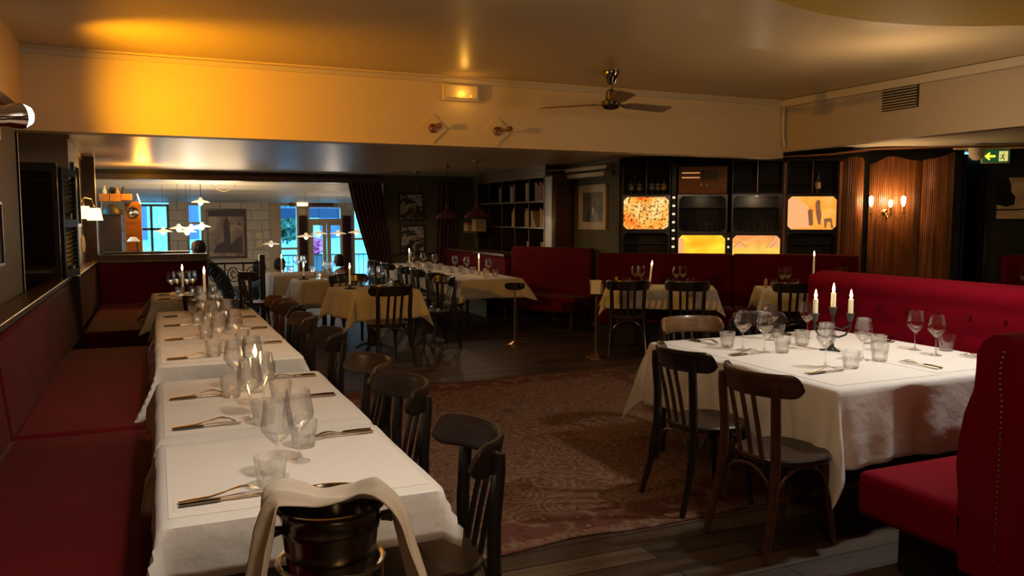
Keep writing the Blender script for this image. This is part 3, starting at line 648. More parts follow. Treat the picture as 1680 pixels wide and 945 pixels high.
chair(ch_black, 2.28, 8.58, 6, 'black bentwood chair in front of the nearest small square table', G3)
chair(ch_black, 2.22, 10.05, 184, 'black bentwood chair behind the nearest small square table', G3)
chair(ch_black, 3.08, 9.45, 95, 'black bentwood chair at the right side of the nearest small square table', G3)
chair(ch_brown, 1.28, 11.4, -75, 'reddish brown chair at the large tablecloth near the railing', G3)
G4 = 'chairs along the long table below the pendants'
for i, y in enumerate((10.25, 11.0, 11.65, 12.65, 13.5)):
    chair(ch_black, 3.55, y, -90+(3, -4, 2, 0, 3)[i], 'black bentwood chair, %s along the long table under the pendant lamps' % ('nearest', 'second', 'third', 'fourth', 'farthest')[i], G4)
G5 = 'chairs in front of the angled banquette'
for i, (s_, lb) in enumerate([(.42, 'black bentwood chair at the left of the table below the speckled orange screen'), (1.10, 'black bentwood chair at the right of the table below the speckled orange screen'), (2.28, 'black bentwood chair before the second table of the angled banquette')]):
    q = tv(s_, -1.18); chair(ch_black, q.x, q.y, math.degrees(TA)+(2, -2, 1)[i], lb, G5)

# ------------------------------------------------------------ tables and cloths
def cloth(x0, x1, y0, y1, z, L, name, label, group=None, m_='linen', flare=.30, A=.02, ph=0., rot=0, Lx0=None, Lx1=None, Ly0=None, Ly1=None, res=.03, seed=1):
    cx, cy = (x0+x1)/2, (y0+y1)/2; hx, hy = (x1-x0)/2, (y1-y0)/2
    Lx0 = L if Lx0 is None else Lx0; Lx1 = L if Lx1 is None else Lx1; Ly0 = L if Ly0 is None else Ly0; Ly1 = L if Ly1 is None else Ly1
    nu = int((2*hx+Lx0+Lx1)/res); nv = int((2*hy+Ly0+Ly1)/res)
    rr = .018
    def fn(u, v):
        a = -hx-Lx0+(2*hx+Lx0+Lx1)*u; b_ = -hy-Ly0+(2*hy+Ly0+Ly1)*v
        px, py = max(-hx, min(hx, a)), max(-hy, min(hy, b_)); ex, ey = a-px, b_-py; r_ = math.hypot(ex, ey)
        if r_ < 1e-6: return (a, b_, 0)
        dx, dy = ex/r_, ey/r_
        corner = min(abs(dx), abs(dy))*2/1.414   # 0 on a side, 1 on the diagonal
        fl = .05+flare*corner**1.3
        per = (px+hx)*1.0+(py+hy)*1.37
        hang = max(0, r_-rr*1.2)
        wave = A*math.sin(per*9+ph)*min(1, hang/.25)+A*.6*math.sin(per*21+ph*2.3)*min(1, hang/.3)
        wave += .5*A*noise.noise(Vector((a*4+seed, b_*4, seed)))
        if r_ < rr*1.57:
            q = r_/rr; o_ = rr*math.sin(q); dz = rr*(1-math.cos(q))
        else:
            o_ = rr; dz = rr; k = r_-rr*1.57; o_ += k*fl; dz += k*math.sqrt(max(.2, 1-fl*fl))
        # corner folds swirl a little
        ang = math.atan2(dy, dx)+.22*corner*math.sin(hang*5+ph)
        return (px+math.cos(ang)*(o_+max(wave, -.02)*(1)), py+math.sin(ang)*(o_+max(wave, -.02)), -dz)
    mb = MB().grid(fn, nu, nv); o = mb.build(name, m_, ang=60, solid=.0022)
    o.location = (cx, cy, z); o.rotation_euler[2] = rot
    return tag(o, label, 'tablecloth', group)
def table(x0, x1, y0, y1, label, group=None, rot=0, z=.744, legs=True, ped=True):
    cx, cy = (x0+x1)/2, (y0+y1)/2; hx, hy = (x1-x0)/2-.004, (y1-y0)/2-.004
    t = empty('dining_table', (cx, cy, 0), rot); tag(t, label, 'table', group)
    MB().box(-hx, hx, -hy, hy, z-.03, z).build('tabletop', 'wood_dark', t, smooth=False)
    if ped:
        MB().lathe([(.035, .05), (.03, .4), (.035, z-.03)], 14).build('pedestal', 'iron', t)
        b_ = MB()
        for a in (45, 135, 225, 315): b_.tube([(.02*math.cos(R(a)), .02*math.sin(R(a)), .09), (.13*math.cos(R(a)), .13*math.sin(R(a)), .07), (.24*math.cos(R(a)), .24*math.sin(R(a)), .018)], [.022, .018, .015], 8)
        b_.build('cross_foot', 'iron', t)
    else:
        for sx in (-1, 1):
            for sy in (-1, 1): MB().tube([(sx*(hx-.06), sy*(hy-.06), z-.03), (sx*(hx-.06), sy*(hy-.06), .0)], [.026, .018], 8).build('leg', 'wood_black', t)
    return t
GT = 'white cloths on the left row'
rows = [(2.38, 3.24, 'first', .02, .22), (3.30, 4.50, 'second', 1.3, .22), (5.00, 5.82, 'third', 2.1, .24), (5.90, 6.58, 'fourth', .7, .24), (6.62, 7.90, 'last', 3.0, .2)]
for a, b_, nm, ph, L in rows:
    table(-.01, .79, a, b_, 'cloth covered table, %s from the camera in the left row' % nm, 'tables of the left row')
    cloth(-.01, .79, a, b_, .75, L, 'tablecloth', 'white tablecloth on the %s table of the left row' % nm, GT, ph=ph, flare=.45, A=.010, Lx1=(.11 if nm == 'first' else .19), Lx0=.27, Ly0=(.17 if nm == 'first' else .1 if nm in ('second', 'last', 'fourth') else .26), Ly1=.10 if nm != 'last' else .2)
table(-.05, .60, 8.82, 9.88, 'cloth covered table at the end of the left row by the corner banquette')
cloth(-.05, .60, 8.82, 9.88, .75, .27, 'tablecloth', 'white tablecloth with hanging corners on the end table by the corner banquette', ph=1, flare=.5, A=.02, m_='linen_far')
table(3.06, 4.66, 2.97, 4.62, 'large square table under the long white cloth at right', ped=False)
cloth(3.06, 4.66, 2.97, 4.62, .75, .42, 'tablecloth', 'long white tablecloth on the large square table at right', ph=.4, flare=.24, A=.034, res=.022, Lx1=.26, Ly0=.40, )
table(1.97, 2.77, 9.12, 9.98, 'small square table under the nearest hanging cloth in the middle', rot=R(8))
cloth(1.97, 2.77, 9.12, 9.98, .75, .34, 'tablecloth', 'cream tablecloth with pointed corners on the nearest small table in the middle', ph=2, flare=.34, A=.03, rot=R(8), m_='linen_far')
table(1.72, 2.44, 10.78, 11.5, 'small square table under the swagged cloth in the middle', rot=R(2))
cloth(1.72, 2.44, 10.78, 11.5, .75, .30, 'tablecloth', 'cream tablecloth swagged over the second small table in the middle', ph=4, flare=.4, A=.03, rot=R(2), m_='linen_far')
table(1.55, 2.5, 12.05, 12.95, 'table under the long cream cloth near the iron railing')
cloth(1.55, 2.5, 12.05, 12.95, .75, .50, 'tablecloth', 'long cream tablecloth on the farthest table near the iron railing', ph=5, flare=.15, A=.03, m_='linen_far')
table(3.80, 4.66, 10.25, 14.6, 'long table beneath the three dome pendants', ped=False)
cloth(3.80, 4.66, 10.25, 14.6, .75, .27, 'tablecloth', 'long cream tablecloth running beneath the three dome pendants', ph=1, flare=.5, A=.02, m_='linen_far')
for s0, s1, lb in ((.16, 1.44, 'left'), (1.98, 3.15, 'right')):
    c_ = tv((s0+s1)/2, -.66); hw = (s1-s0)/2
    table(c_.x-hw, c_.x+hw, c_.y-.33, c_.y+.33, 'cloth covered table at the %s end of the angled banquette' % lb, rot=TA, ped=False)
    cloth(c_.x-hw, c_.x+hw, c_.y-.33, c_.y+.33, .75, .25, 'tablecloth', 'white tablecloth with drooping corners on the %s table of the angled banquette' % lb, rot=TA, ph=s0, flare=.35, A=.012)
c_ = tv(5.25, -.35)
table(c_.x-.5, c_.x+.5, c_.y-.35, c_.y+.35, 'table behind the tufted banquette at far right', rot=TA, ped=False)
cloth(c_.x-.5, c_.x+.5, c_.y-.35, c_.y+.35, .75, .2, 'tablecloth', 'pale tablecloth glimpsed behind the tufted banquette at far right', rot=TA, m_='linen_far')

# paper place mats
GM = 'paper mats on the left row'
def mat_(x0, x1, y0, y1, label, group=None, rz=0, z=.7522):
    cx, cy = (x0+x1)/2, (y0+y1)/2
    o = MB().box(x0-cx, x1-cx, y0-cy, y1-cy, -.0005, .0007).build('paper_placemat', 'paper', loc=(cx, cy, z), rotz=rz, smooth=False)
    tag(o, label, 'placemat', group)
ML = [(2.42, 3.18, 'first'), (3.36, 3.89, 'second'), (3.91, 4.42, 'third'), (5.06, 5.76, 'fourth'), (5.93, 6.52, 'fifth'), (6.66, 7.24, 'sixth'), (7.28, 7.86, 'seventh')]
for a, b_, nm in ML: mat_(.005, .775, a, b_, 'white paper mat, %s from the camera on the left row of tables' % nm, GM)
mat_(3.12, 3.86, 3.03, 4.56, 'long paper sheet covering the left half of the right table', 'paper sheets on the right table'); mat_(3.88, 4.62, 3.06, 4.56, 'long paper sheet covering the right half of the right table', 'paper sheets on the right table')

# ------------------------------------------------------------ tableware prototypes
wg = empty('wine_glass'); wg['category'] = 'glass'
bowl = [(.0055, .105), (.012, .112), (.030, .131), (.050, .158), (.0525, .168), (.050, .19), (.044, .225), (.0405, .252), (.0395, .2535), (.0392, .252), (.0425, .225), (.0485, .19), (.0508, .168), (.0485, .159), (.029, .134), (.010, .117), (.001, .115)]
MB().lathe([(.001, 0), (.038, 0), (.0385, .002), (.02, .006), (.007, .014), (.0042, .04), (.0040, .08), (.0055, .105)], 28, cap=False).build('stem', 'glass', wg, ang=60)
MB().lathe(bowl, 32, cap=False).build('bowl', 'glass', wg, ang=60)
tg = empty('tumbler'); tg['category'] = 'glass'
def tumbler():
    mb = MB(); n = 40; prof = [(.001, .0), (.036, 0), (.0395, .006), (.042, .03), (.044, .052), (.047, .055), (.049, .07), (.051, .098), (.0505, .1), (.0485, .0995), (.0465, .07), (.044, .056), (.0395, .05), (.036, .014), (.001, .012)]
    vs = []
    for j, (r_, z) in enumerate(prof):
        for i in range(n):
            k = 1+(.045*math.cos(i*2*PI/n*10) if j in (2, 3, 4) else 0); a = 2*PI*i/n; vs.append((r_*k*math.cos(a), r_*k*math.sin(a), z))
    fs = [(j*n+i, j*n+(i+1) % n, (j+1)*n+(i+1) % n, (j+1)*n+i) for j in range(len(prof)-1) for i in range(n)]
    return mb.add(vs, fs)
tumbler().build('glass_wall', 'tumbler_glass', tg, ang=50)
fk = MB(); # fork, tines down, pointing +x
def fork():
    mb = MB()
    pts = [(0, 0, .003), (.03, 0, .0045), (.07, 0, .006), (.105, 0, .012), (.13, 0, .018), (.145, 0, .020)]
    mb.tube(pts, [.0038, .0036, .0024, .0022, .0028, .0034], 10, flat=2.3)
    for k in range(4):
        y = -.009+.006*k; mb.tube([(.143, y*.6, .020), (.16, y, .018), (.18, y, .010), (.196, y, .002)], [.0022, .0018, .0016, .001], 6)
    return mb
fko = fork().build('fork', 'steel'); fko['category'] = 'fork'
fko.scale = (1.25, 1.25, 1.2)
kn = empty('table_knife'); kn['category'] = 'knife'; kn.scale = (1.25, 1.3, 1.2)
MB().tube([(0, 0, .0055), (.04, 0, .006), (.085, 0, .0055), (.092, 0, .005)], [.0045, .0055, .0052, .0035], 10, flat=1.7).build('handle', 'steel_dark', kn)
MB().prism([(.09, -.004), (.19, -.009), (.205, -.005), (.212, .006), (.09, .006)], .004, .0056, 'z').build('blade', 'steel', kn)
ORD = ['first', 'second', 'third', 'fourth', 'fifth', 'sixth', 'seventh', 'eighth', 'ninth', 'tenth', 'eleventh', 'twelfth']
ZT = .7532
def wine(x, y, lb, g, z=ZT): return put(wg, (x, y, z), random.uniform(0, 3), lb, g)
def tumb(x, y, lb, g, z=ZT): return put(tg, (x, y, z), random.uniform(0, .6), lb, g)
def cutl(x, y, deg, lb, g, z=ZT+.0012, gap=.028):
    r_ = R(deg); nx, ny = -math.sin(r_), math.cos(r_)
    put(fko, (x+nx*gap, y+ny*gap, z+.001), r_+.05, 'fork '+lb, g.replace('cutlery', 'forks')); put(kn, (x, y, z), r_, 'knife '+lb, g.replace('cutlery', 'knives'))
# left row settings: (y, nth)
GL = 'wine glasses on the left row'; GU = 'tumblers on the left row'; GC = 'cutlery on the left row'
LR = [(.34, 2.68, .43, 2.82, .305, 2.585, .475, 3.0), (.34, 3.52, .41, 3.66, .38, 3.40, .50, 3.78), (.33, 4.10, .42, 4.20, .30, 3.98, .50, 4.32),
      (.34, 5.32, .44, 5.42, .30, 5.22, .50, 5.6), (.34, 6.10, .45, 6.2, .30, 6.0, .5, 6.34), (.32, 6.85, .44, 6.95, .28, 6.76, .50, 7.08), (.33, 7.5, .44, 7.58, .28, 7.62, .50, 7.72)]
for i, (a, b_, c_, d_, e_, f_, g_, h_) in enumerate(LR):
    n_ = ORD[i]
    wine(a, b_, 'stemmed wine glass on the banquette side of the %s place mat, left row' % n_, GL); wine(c_, d_, 'stemmed wine glass on the chair side of the %s place mat, left row' % n_, GL)
    tumb(e_, f_, 'ribbed tumbler on the banquette side of the %s place mat, left row' % n_, GU); tumb(g_, h_, 'ribbed tumbler on the chair side of the %s place mat, left row' % n_, GU)
for i, y in enumerate((2.50, 3.43, 4.01, 5.17, 6.0, 6.78, 7.42)): cutl(.035, y, 3, 'on the banquette side of the %s place mat, left row' % ORD[i], GC)
for i, y in enumerate((3.12, 3.84, 4.36, 5.62, 6.4, 7.15, 7.75)): cutl(.755, y, 183, 'on the chair side of the %s place mat, left row' % ORD[i], GC)
for i, y in enumerate((2.515, 3.445, 4.025)):
    tag(MB().box(0, .25, -.05, .06, -.0006, .0006).build('folded_napkin', 'paper', loc=(.02, y, .7535), smooth=False), 'folded paper napkin under the fork and knife of the %s place mat' % ORD[i], 'napkin', 'paper napkins of the left row')
# right table
GR = 'wine glasses on the right table'; GS = 'tumblers on the right table'; GK = 'cutlery on the right table'
for x, y, lb in [(3.45, 3.44, 'in front of the candelabra, nearest the camera'), (3.82, 3.52, 'right of centre, beside two tumblers'), (4.42, 3.66, 'back one of the pair near the profile bench'), (4.36, 3.46, 'front one of the pair near the profile bench'), (3.41, 4.10, 'back one of the pair by the black chair'), (3.48, 3.98, 'front one of the pair by the black chair'), (3.86, 4.36, 'left behind the candelabra'), (4.17, 4.34, 'right behind the candelabra')]:
    wine(x, y, 'wine glass on the right table, '+lb, GR)
for x, y, lb in [(3.56, 3.36, 'nearest the camera, left of the forward cutlery'), (3.89, 3.46, 'beside the wine glass right of centre'), (4.19, 3.74, 'alone between the candelabra and the tufted bench'), (4.58, 3.56, 'rightmost, behind the glass pair'), (3.40, 4.24, 'by the two wine glasses near the tan chair'), (3.57, 3.92, 'right of the two wine glasses near the black chair'), (3.98, 4.42, 'on the far edge, behind the candelabra'), (3.90, 4.10, 'left of the candelabra')]:
    tumb(x, y, 'ribbed tumbler on the right table, '+lb, GS)
for x, y, a, lb in [(3.20, 3.30, 3, 'before the brown chair at the right table'), (3.20, 3.94, 3, 'before the black chair at the right table'), (3.34, 4.58, -92+8, 'before the tan chair at the right table'), (4.14, 4.58, -88, 'before the far dark chair at the right table'),
        (4.00, 3.13, 92, 'in front of the profile bench, left place, at the right table'), (4.52, 3.14, 92, 'in front of the profile bench, right place, at the right table'), (4.57, 3.98, 183, 'beside the tufted bench, far place, at the right table')]:
    cutl(x, y, a, lb, GK)

# candles
def flame_mb(z, s=1.0): return MB().lathe([(.001, z-.004*s), (.005*s, z+.002*s), (.0075*s, z+.012*s), (.006*s, z+.024*s), (.003*s, z+.036*s), (.0008, z+.046*s)], 12, cap=False)
def candle(x, y, z, h, label, r_=.011, holder='glass', tilt=0, power=.5, z0=None, s=1.3):
    t = empty('lit_candle', (x, y, z)); tag(t, label, 'candle')
    hz = .05
    if holder == 'glass': MB().lathe([(.001, 0), (.032, 0), (.034, .004), (.018, .010), (.010, .02), (.016, .045), (.020, .055), (.016, .057), (.012, .045), (.001, .043)], 20, cap=False).build('holder', 'glass', t, ang=50)
    elif holder == 'brass': MB().lathe([(.001, 0), (.035, 0), (.035, .006), (.010, .012), (.009, .04), (.017, .05), (.017, .056), (.001, .056)], 20, cap=False).build('holder', 'brass', t)
    else: MB().lathe([(.001, 0), (.065, 0), (.07, .008), (.02, .012), (.014, .05), (.001, .05)], 20, cap=False).build('holder', 'iron', t)
    def T(v): return (v[0]+tilt*(v[2]-hz), v[1], v[2])
    wx = MB().lathe([(.001, hz-.005), (r_*1.1, hz-.005), (r_, h-.004), (r_*.8, h), (.001, h-.002)], 14, T=T, cap=False).build('wax', 'candle', t)
    fl_ = flame_mb(h+.006, s); fl_.v = [T(v) for v in fl_.v]; fl_.build('flame', 'flame', wx)
    light('candle_light', 'POINT', (x+tilt*(h-hz), y, z+h+.03), power, (1, .56, .20), .012)
    return t
candle(.42, 4.05, ZT, .17, 'short lit candle among the glasses of the second table, left row', power=1.0)
candle(.36, 7.25, ZT, .37, 'tall lit candle on the last table of the left row', power=1.2)
candle(.25, 9.5, .753, .27, 'lit candle among glasses on the end table by the corner banquette', power=.7)
candle(2.09, 9.55, .753, .24, 'lit candle on a dark dish on the nearest small square table', holder='dish', power=.5)
candle(1.83, 11.25, .753, .17, 'lit candle on the second small table with the swagged cloth', holder='dish', power=.4)
candle(1.74, 12.7, .753, .22, 'lit candle on the farthest table near the iron railing', power=.3)
candle(4.02, 13.6, .753, .24, 'lit candle at the far end of the long table', power=.8)
candle(4.32, 11.05, .753, .25, 'lit candle with a brown pot at the near part of the long table', holder='brass', power=1.2)
q = tv(.68, -.62); candle(q.x, q.y, .753, .25, 'slightly tilted lit candle on the table below the speckled screen', holder='brass', tilt=.12, power=.8)
q = tv(2.62, -.55); candle(q.x, q.y, .753, .38, 'tall lit candle on the right table of the angled banquette', power=.8)
q = tv(5.22, -.45); candle(q.x, q.y, .753, .38, 'tall lit candle at far right behind the tufted banquette', power=.8, r_=.014)
# candelabra
ca = empty('candelabra', (3.92, 3.86, ZT)); tag(ca, 'green-black iron three armed candelabra on the right table', 'candelabra')
MB().prism([(.075*math.cos(2*PI*i/3+.5+d_)*k, .075*math.sin(2*PI*i/3+.5+d_)*k) for i in range(3) for d_, k in ((0, 1.0), (PI/3, .35))], 0, .010, 'z').lathe([(.03, .008), (.014, .03), (.009, .07), (.008, .16), (.014, .175), (.008, .19), (.009, .245), (.018, .25)], 14).build('stem', 'iron_green', ca)
cr_, sr_ = math.cos(-R(23.7)), math.sin(-R(23.7))
for k, dx in enumerate((-.112, 0, .112)):
    zc = .235 if dx else .275
    if dx: MB().tube([(0, 0, .10), (dx*.35*cr_, dx*.35*sr_, .085), (dx*.75*cr_, dx*.75*sr_, .10), (dx*cr_, dx*sr_, .14), (dx*cr_, dx*sr_, zc-.03)], .007, 8).tube([(0, 0, .16), (dx*.5*cr_, dx*.5*sr_, .135), (dx*.98*cr_, dx*.98*sr_, .16)], .005, 8).build('arm', 'iron_green', ca)
    cu = MB().lathe([(.008, zc-.05), (.014, zc-.04), (.020, zc-.01), (.026, zc), (.026, zc+.004), (.012, zc+.004), (.001, zc+.002)], 16, (dx*cr_, dx*sr_, 0)).build('cup', 'iron_green', ca)
    t = MB().lathe([(.0155, zc), (.015, zc+.092), (.012, zc+.096), (.001, zc+.094)], 16, (dx*cr_, dx*sr_, 0)).build('candle', 'candle', ca)
    f_ = flame_mb(zc+.10, 1.25); f_.v = [(v[0]+dx*cr_, v[1]+dx*sr_, v[2]) for v in f_.v]; f_.build('flame', 'flame', t)
    light('candle_light', 'POINT', (3.92+dx*cr_, 3.86+dx*sr_, ZT+zc+.125), .55, (1, .56, .20), .012)

# middle tables' glasses
def tset(lst, z=.753):
    for k, x, y, lb, g in lst: (wine if k == 'w' else tumb)(x, y, lb, g, z)
gA = 'glasses on the small tables in the middle'
for (nm, lst) in (('nearest small table', [('w', 2.38, 9.72, 'left'), ('w', 2.50, 9.70, 'right'), ('t', 2.29, 9.78, 'left'), ('t', 2.59, 9.66, 'right')]),
                  ('second small table', [('w', 2.10, 11.1, 'left'), ('w', 2.17, 11.06, 'right'), ('t', 2.03, 11.3, 'left'), ('t', 2.25, 11.25, 'right')]),
                  ('farthest middle table', [('w', 1.98, 12.8, 'left'), ('w', 2.08, 12.78, 'right'), ('t', 1.88, 12.84, 'left'), ('t', 2.2, 12.75, 'right')])):
    tset([(k, x, y, '%s %s on the %s in the middle' % (s_, 'wine glass' if k == 'w' else 'tumbler', nm), gA) for k, x, y, s_ in lst])
for i, (x, y) in enumerate([(.14, 9.6), (.2, 9.72), (.30, 9.62), (.36, 9.72)]): wine(x, y, 'wine glass, %s from the left on the end table of the left row' % ORD[i], 'wine glasses on the end table', .753)
for i, (x, y) in enumerate([(.22, 9.38), (.36, 9.42)]): tumb(x, y, 'tumbler, %s on the end table of the left row' % ('left one', 'right one')[i], 'tumblers on the end table', .753)
cutl(.0, 9.05, 3, 'near place on the end table of the left row', 'cutlery on the end table', .754); cutl(.0, 9.55, 3, 'far place on the end table of the left row', 'cutlery on the end table', .754)
tag(MB().lathe([(.001, 0), (.05, 0), (.055, .02), (.05, .04), (.02, .045), (.03, .07), (.001, .075)], 16, (2.72, 9.72, .753)).build('ashtray', 'iron'), 'dark round pot at the right edge of the nearest small table', 'ashtray')
gB = 'glasses on the long table'
for i, (x, y) in enumerate([(4.00, 13.35), (4.08, 13.0), (4.12, 12.5), (4.2, 11.75), (4.26, 11.4), (4.34, 10.72)]):
    wine(x, y, 'wine glass, %s from the far end of the long table' % ORD[i], gB, .753); tumb(x-.07, y-.08, 'left tumbler beside the %s wine glass from the far end of the long table' % ORD[i], gB, .753); tumb(x+.09, y-.02, 'right tumbler beside the %s wine glass from the far end of the long table' % ORD[i], gB, .753)
tag(MB().lathe([(.001, 0), (.028, 0), (.03, .09), (.027, .1), (.001, .1)], 14, (4.40, 11.0, .753)).build('spice_pot', 'pepper_wood'), 'small brown wooden pot beside the near candle of the long table', 'pot')
gD = 'glasses along the angled banquette'
for s_, k, lb in [(.40, 't', 'leftmost tumbler below the speckled screen'), (.50, 'w', 'leftmost wine glass below the speckled screen'), (.57, 'w', 'second wine glass below the speckled screen'), (.62, 't', 'second tumbler, left of the tilted candle'), (.93, 't', 'tumbler right of the tilted candle'), (1.00, 'w', 'wine glass just right of the tilted candle'), (1.08, 'w', 'wine glass right of the tilted candle, farther one'), (1.17, 't', 'rightmost tumbler on the table below the speckled screen'),
        (2.16, 't', 'leftmost tumbler on the right angled-bench table'), (2.24, 'w', 'leftmost wine glass on the right angled-bench table'), (2.31, 'w', 'second wine glass on the right angled-bench table'), (2.40, 't', 'second tumbler on the right angled-bench table'), (2.88, 'w', 'wine glass right of the tall candle, left one'), (2.95, 'w', 'wine glass right of the tall candle, right one')]:
    q = tv(s_, -.62+.05*math.sin(s_*30)); (wine if k == 'w' else tumb)(q.x, q.y, lb, gD, .753)
for s_, lb in ((4.98, 'wine glass at far right, left one of two before the dark wall'), (5.10, 'wine glass at far right, right one of two before the dark wall')):
    q = tv(s_, -.45); wine(q.x, q.y, lb, 'wine glasses at far right', .753)
def pepper(x, y, z, lb):
    tag(MB().lathe([(.001, 0), (.026, 0), (.024, .015), (.017, .035), (.022, .055), (.024, .07), (.012, .078), (.018, .088), (.016, .1), (.005, .106), (.006, .112), (.001, .116)], 18, (x, y, z)).build('pepper_mill', 'pepper_wood'), lb, 'pepper mill', 'pepper mills')
q = tv(.27, -.6); pepper(q.x, q.y, .753, 'turned wooden pepper mill on the left table of the angled banquette')
q = tv(2.06, -.6); pepper(q.x, q.y, .753, 'turned wooden pepper mill on the right table of the angled banquette'); pepper(4.24, 12.85, .753, 'turned wooden pepper mill near the far end of the long table')

# ------------------------------------------------------------ stands and buckets
def bucket(name, x, y, zt, r_, h, label, m_, cat='ice bucket'):
    t = empty(name, (x, y, zt-h)); tag(t, label, cat)
    MB().lathe([(.001, 0), (r_*.72, 0), (r_*.74, .01), (r_*.90, h-.06), (r_*.93, h-.055), (r_*.93, h-.045), (r_*.90, h-.04), (r_*.96, h-.012), (r_*1.04, h-.006), (r_*1.04, h), (r_*.97, h), (r_*.90, h-.02), (r_*.7, .015), (.001, .012)], 48, cap=False).build('body', m_, t, ang=50)
    for s_ in (-1, 1): MB().tube([(s_*r_*.9, 0, h-.05), (s_*r_*1.12, 0, h-.052), (s_*r_*1.18, 0, h-.052)], [.009, .014, .016], 10).build('knob', m_, t)
    return t
bucket('ice_bucket', .325, 1.72, .99, .114, .215, 'dark polished steel ice bucket draped with a napkin in the foreground', 'steel_dark')
st = empty('bucket_stand', (.325, 1.72, 0)); tag(st, 'dark steel stand holding the foreground ice bucket', 'stand')
rg = MB(); n = 40
rg.tube([(.112*math.cos(2*PI*i/n), .112*math.sin(2*PI*i/n), .86) for i in range(n+1)], .006, 8); rg.build('ring', 'steel', st)
MB().lathe([(.001, .742), (.08, .742), (.08, .762), (.001, .762)], 24, cap=False).build('plate', 'steel_dark', st); MB().lathe([(.012, .02), (.012, .745)], 12).build('pole', 'steel', st); MB().lathe([(.001, 0), (.14, 0), (.14, .012), (.02, .03), (.001, .03)], 24, cap=False).build('foot', 'steel', st)
for a in (0, 120, 240): MB().tube([(.075*math.cos(R(a)), .075*math.sin(R(a)), .75), (.112*math.cos(R(a)), .112*math.sin(R(a)), .78), (.112*math.cos(R(a)), .112*math.sin(R(a)), .86)], .005, 8).build('arm', 'steel', st)
# napkin draped across the bucket
def lerp_path(P_, t_):
    n_ = len(P_)-1; k = min(n_-1, int(t_*n_)); f_ = t_*n_-k
    p0, p1, p2, p3 = P_[max(0, k-1)], P_[k], P_[k+1], P_[min(n_, k+2)]
    return [.5*((2*b_)+(-a_+c_)*f_+(2*a_-5*b_+4*c_-d_)*f_*f_+(-a_+3*b_-3*c_+d_)*f_**3) for a_, b_, c_, d_ in zip(p0, p1, p2, p3)]
# centre line (x, y, z) and half width along the napkin: hangs left, crosses the rim, falls long on the right
NPk = 1.25
NP = [(-.150, -.03, -.20, .040), (-.143, -.03, -.12, .046), (-.130, -.03, -.03, .050), (-.108, -.02, .012, .050), (-.06, .0, .004, .046), (-.02, .012, -.012, .040), (.03, .012, -.008, .042), (.07, .0, .010, .050), (.108, -.02, .014, .060), (.138, -.035, -.025, .066), (.158, -.05, -.11, .070), (.180, -.06, -.20, .076), (.20, -.07, -.29, .062)]
def nap(u, v):
    x, y, z, w_ = lerp_path(NP, u); w_ *= 1.28; x *= 1.04; z += .008; b_ = (v-.5)*2
    side = min(1, max(0, (abs(x)-.10)/.04))
    y2 = y+b_*w_*(1-.12*side); f_ = .012*math.sin(b_*4.5+u*11)+.007*math.sin(b_*9+u*19)+.010*noise.noise(Vector((u*9, b_*1.6, 3)))
    return (x+math.copysign(1, x)*f_*side-.02*b_*side, y2, z+(f_*.6+.004)*(1-side)+.010*b_*side+.006)
o = MB().grid(nap, 80, 26).build('napkin', 'napkin', ang=80, solid=.003, loc=(.325, 1.72, .985), rotz=R(-14)); tag(o, 'cream linen napkin draped over the foreground ice bucket', 'napkin')
bucket('ice_bucket', .30, 8.22, .87, .105, .2, 'steel ice bucket standing between the last left table and the end table', 'steel')
st = empty('bucket_stand', (.30, 8.22, 0)); tag(st, 'steel stand under the ice bucket beyond the left row', 'stand')
MB().lathe([(.001, .65), (.09, .65), (.09, .668), (.001, .668)], 24, cap=False).build('plate', 'steel_dark', st); MB().lathe([(.012, .02), (.012, .652)], 12).build('pole', 'steel', st); MB().lathe([(.001, 0), (.14, 0), (.14, .012), (.02, .03), (.001, .03)], 24, cap=False).build('foot', 'steel', st)
def stand(x, y, zt, label):
    t = empty('pedestal_stand', (x, y, 0)); tag(t, label, 'stand')
    MB().lathe([(.001, 0), (.115, 0), (.115, .012), (.10, .022), (.045, .04), (.02, .055), (.001, .055)], 28, cap=False).build('foot', 'brass', t)
    MB().lathe([(.011, .05), (.011, zt-.012)], 12).build('pole', 'steel', t)
    MB().lathe([(.001, zt-.012), (.08, zt-.012), (.08, zt), (.001, zt)], 24, cap=False).build('tray', 'steel_dark', t)
stand(4.08, 9.21, .71, 'slim steel pedestal stand beside the long table'); stand(4.55, 7.99, .73, 'slim steel pedestal stand carrying the napkin dispenser')
as_ = MB().lathe([(.001, .711), (.115, .711), (.12, .722), (.12, .775), (.105, .775), (.105, .73), (.001, .73)], 20, (4.08, 9.21, 0), cap=False)
for i in range(20): as_.box(-.006, .006, .119, .126, .725, .77, T=lambda v, i=i: (4.08+v[0]*math.cos(i*PI/10)-v[1]*math.sin(i*PI/10), 9.21+v[0]*math.sin(i*PI/10)+v[1]*math.cos(i*PI/10), v[2]))
tag(as_.build('ribbed_dish', 'steel_dark'), 'ribbed dark metal dish on the pedestal stand beside the long table', 'dish')
nd = empty('napkin_dispenser', (4.55, 7.99, .73), TA); tag(nd, 'chrome napkin dispenser stuffed with paper napkins on its stand', 'napkin dispenser')
MB().box(-.06, .06, -.05, .07, 0, .16).box(-.072, -.06, -.055, .075, 0, .165).box(.06, .072, -.055, .075, 0, .165).build('case', 'spot_chrome', nd, bevel=.004)
mb = MB()
for k in range(9): mb.box(-.055, .055, -.10+k*.007, -.095+k*.007, .01, .165-.004*(k % 3))
mb.build('paper_napkins', 'paper', nd, smooth=False)

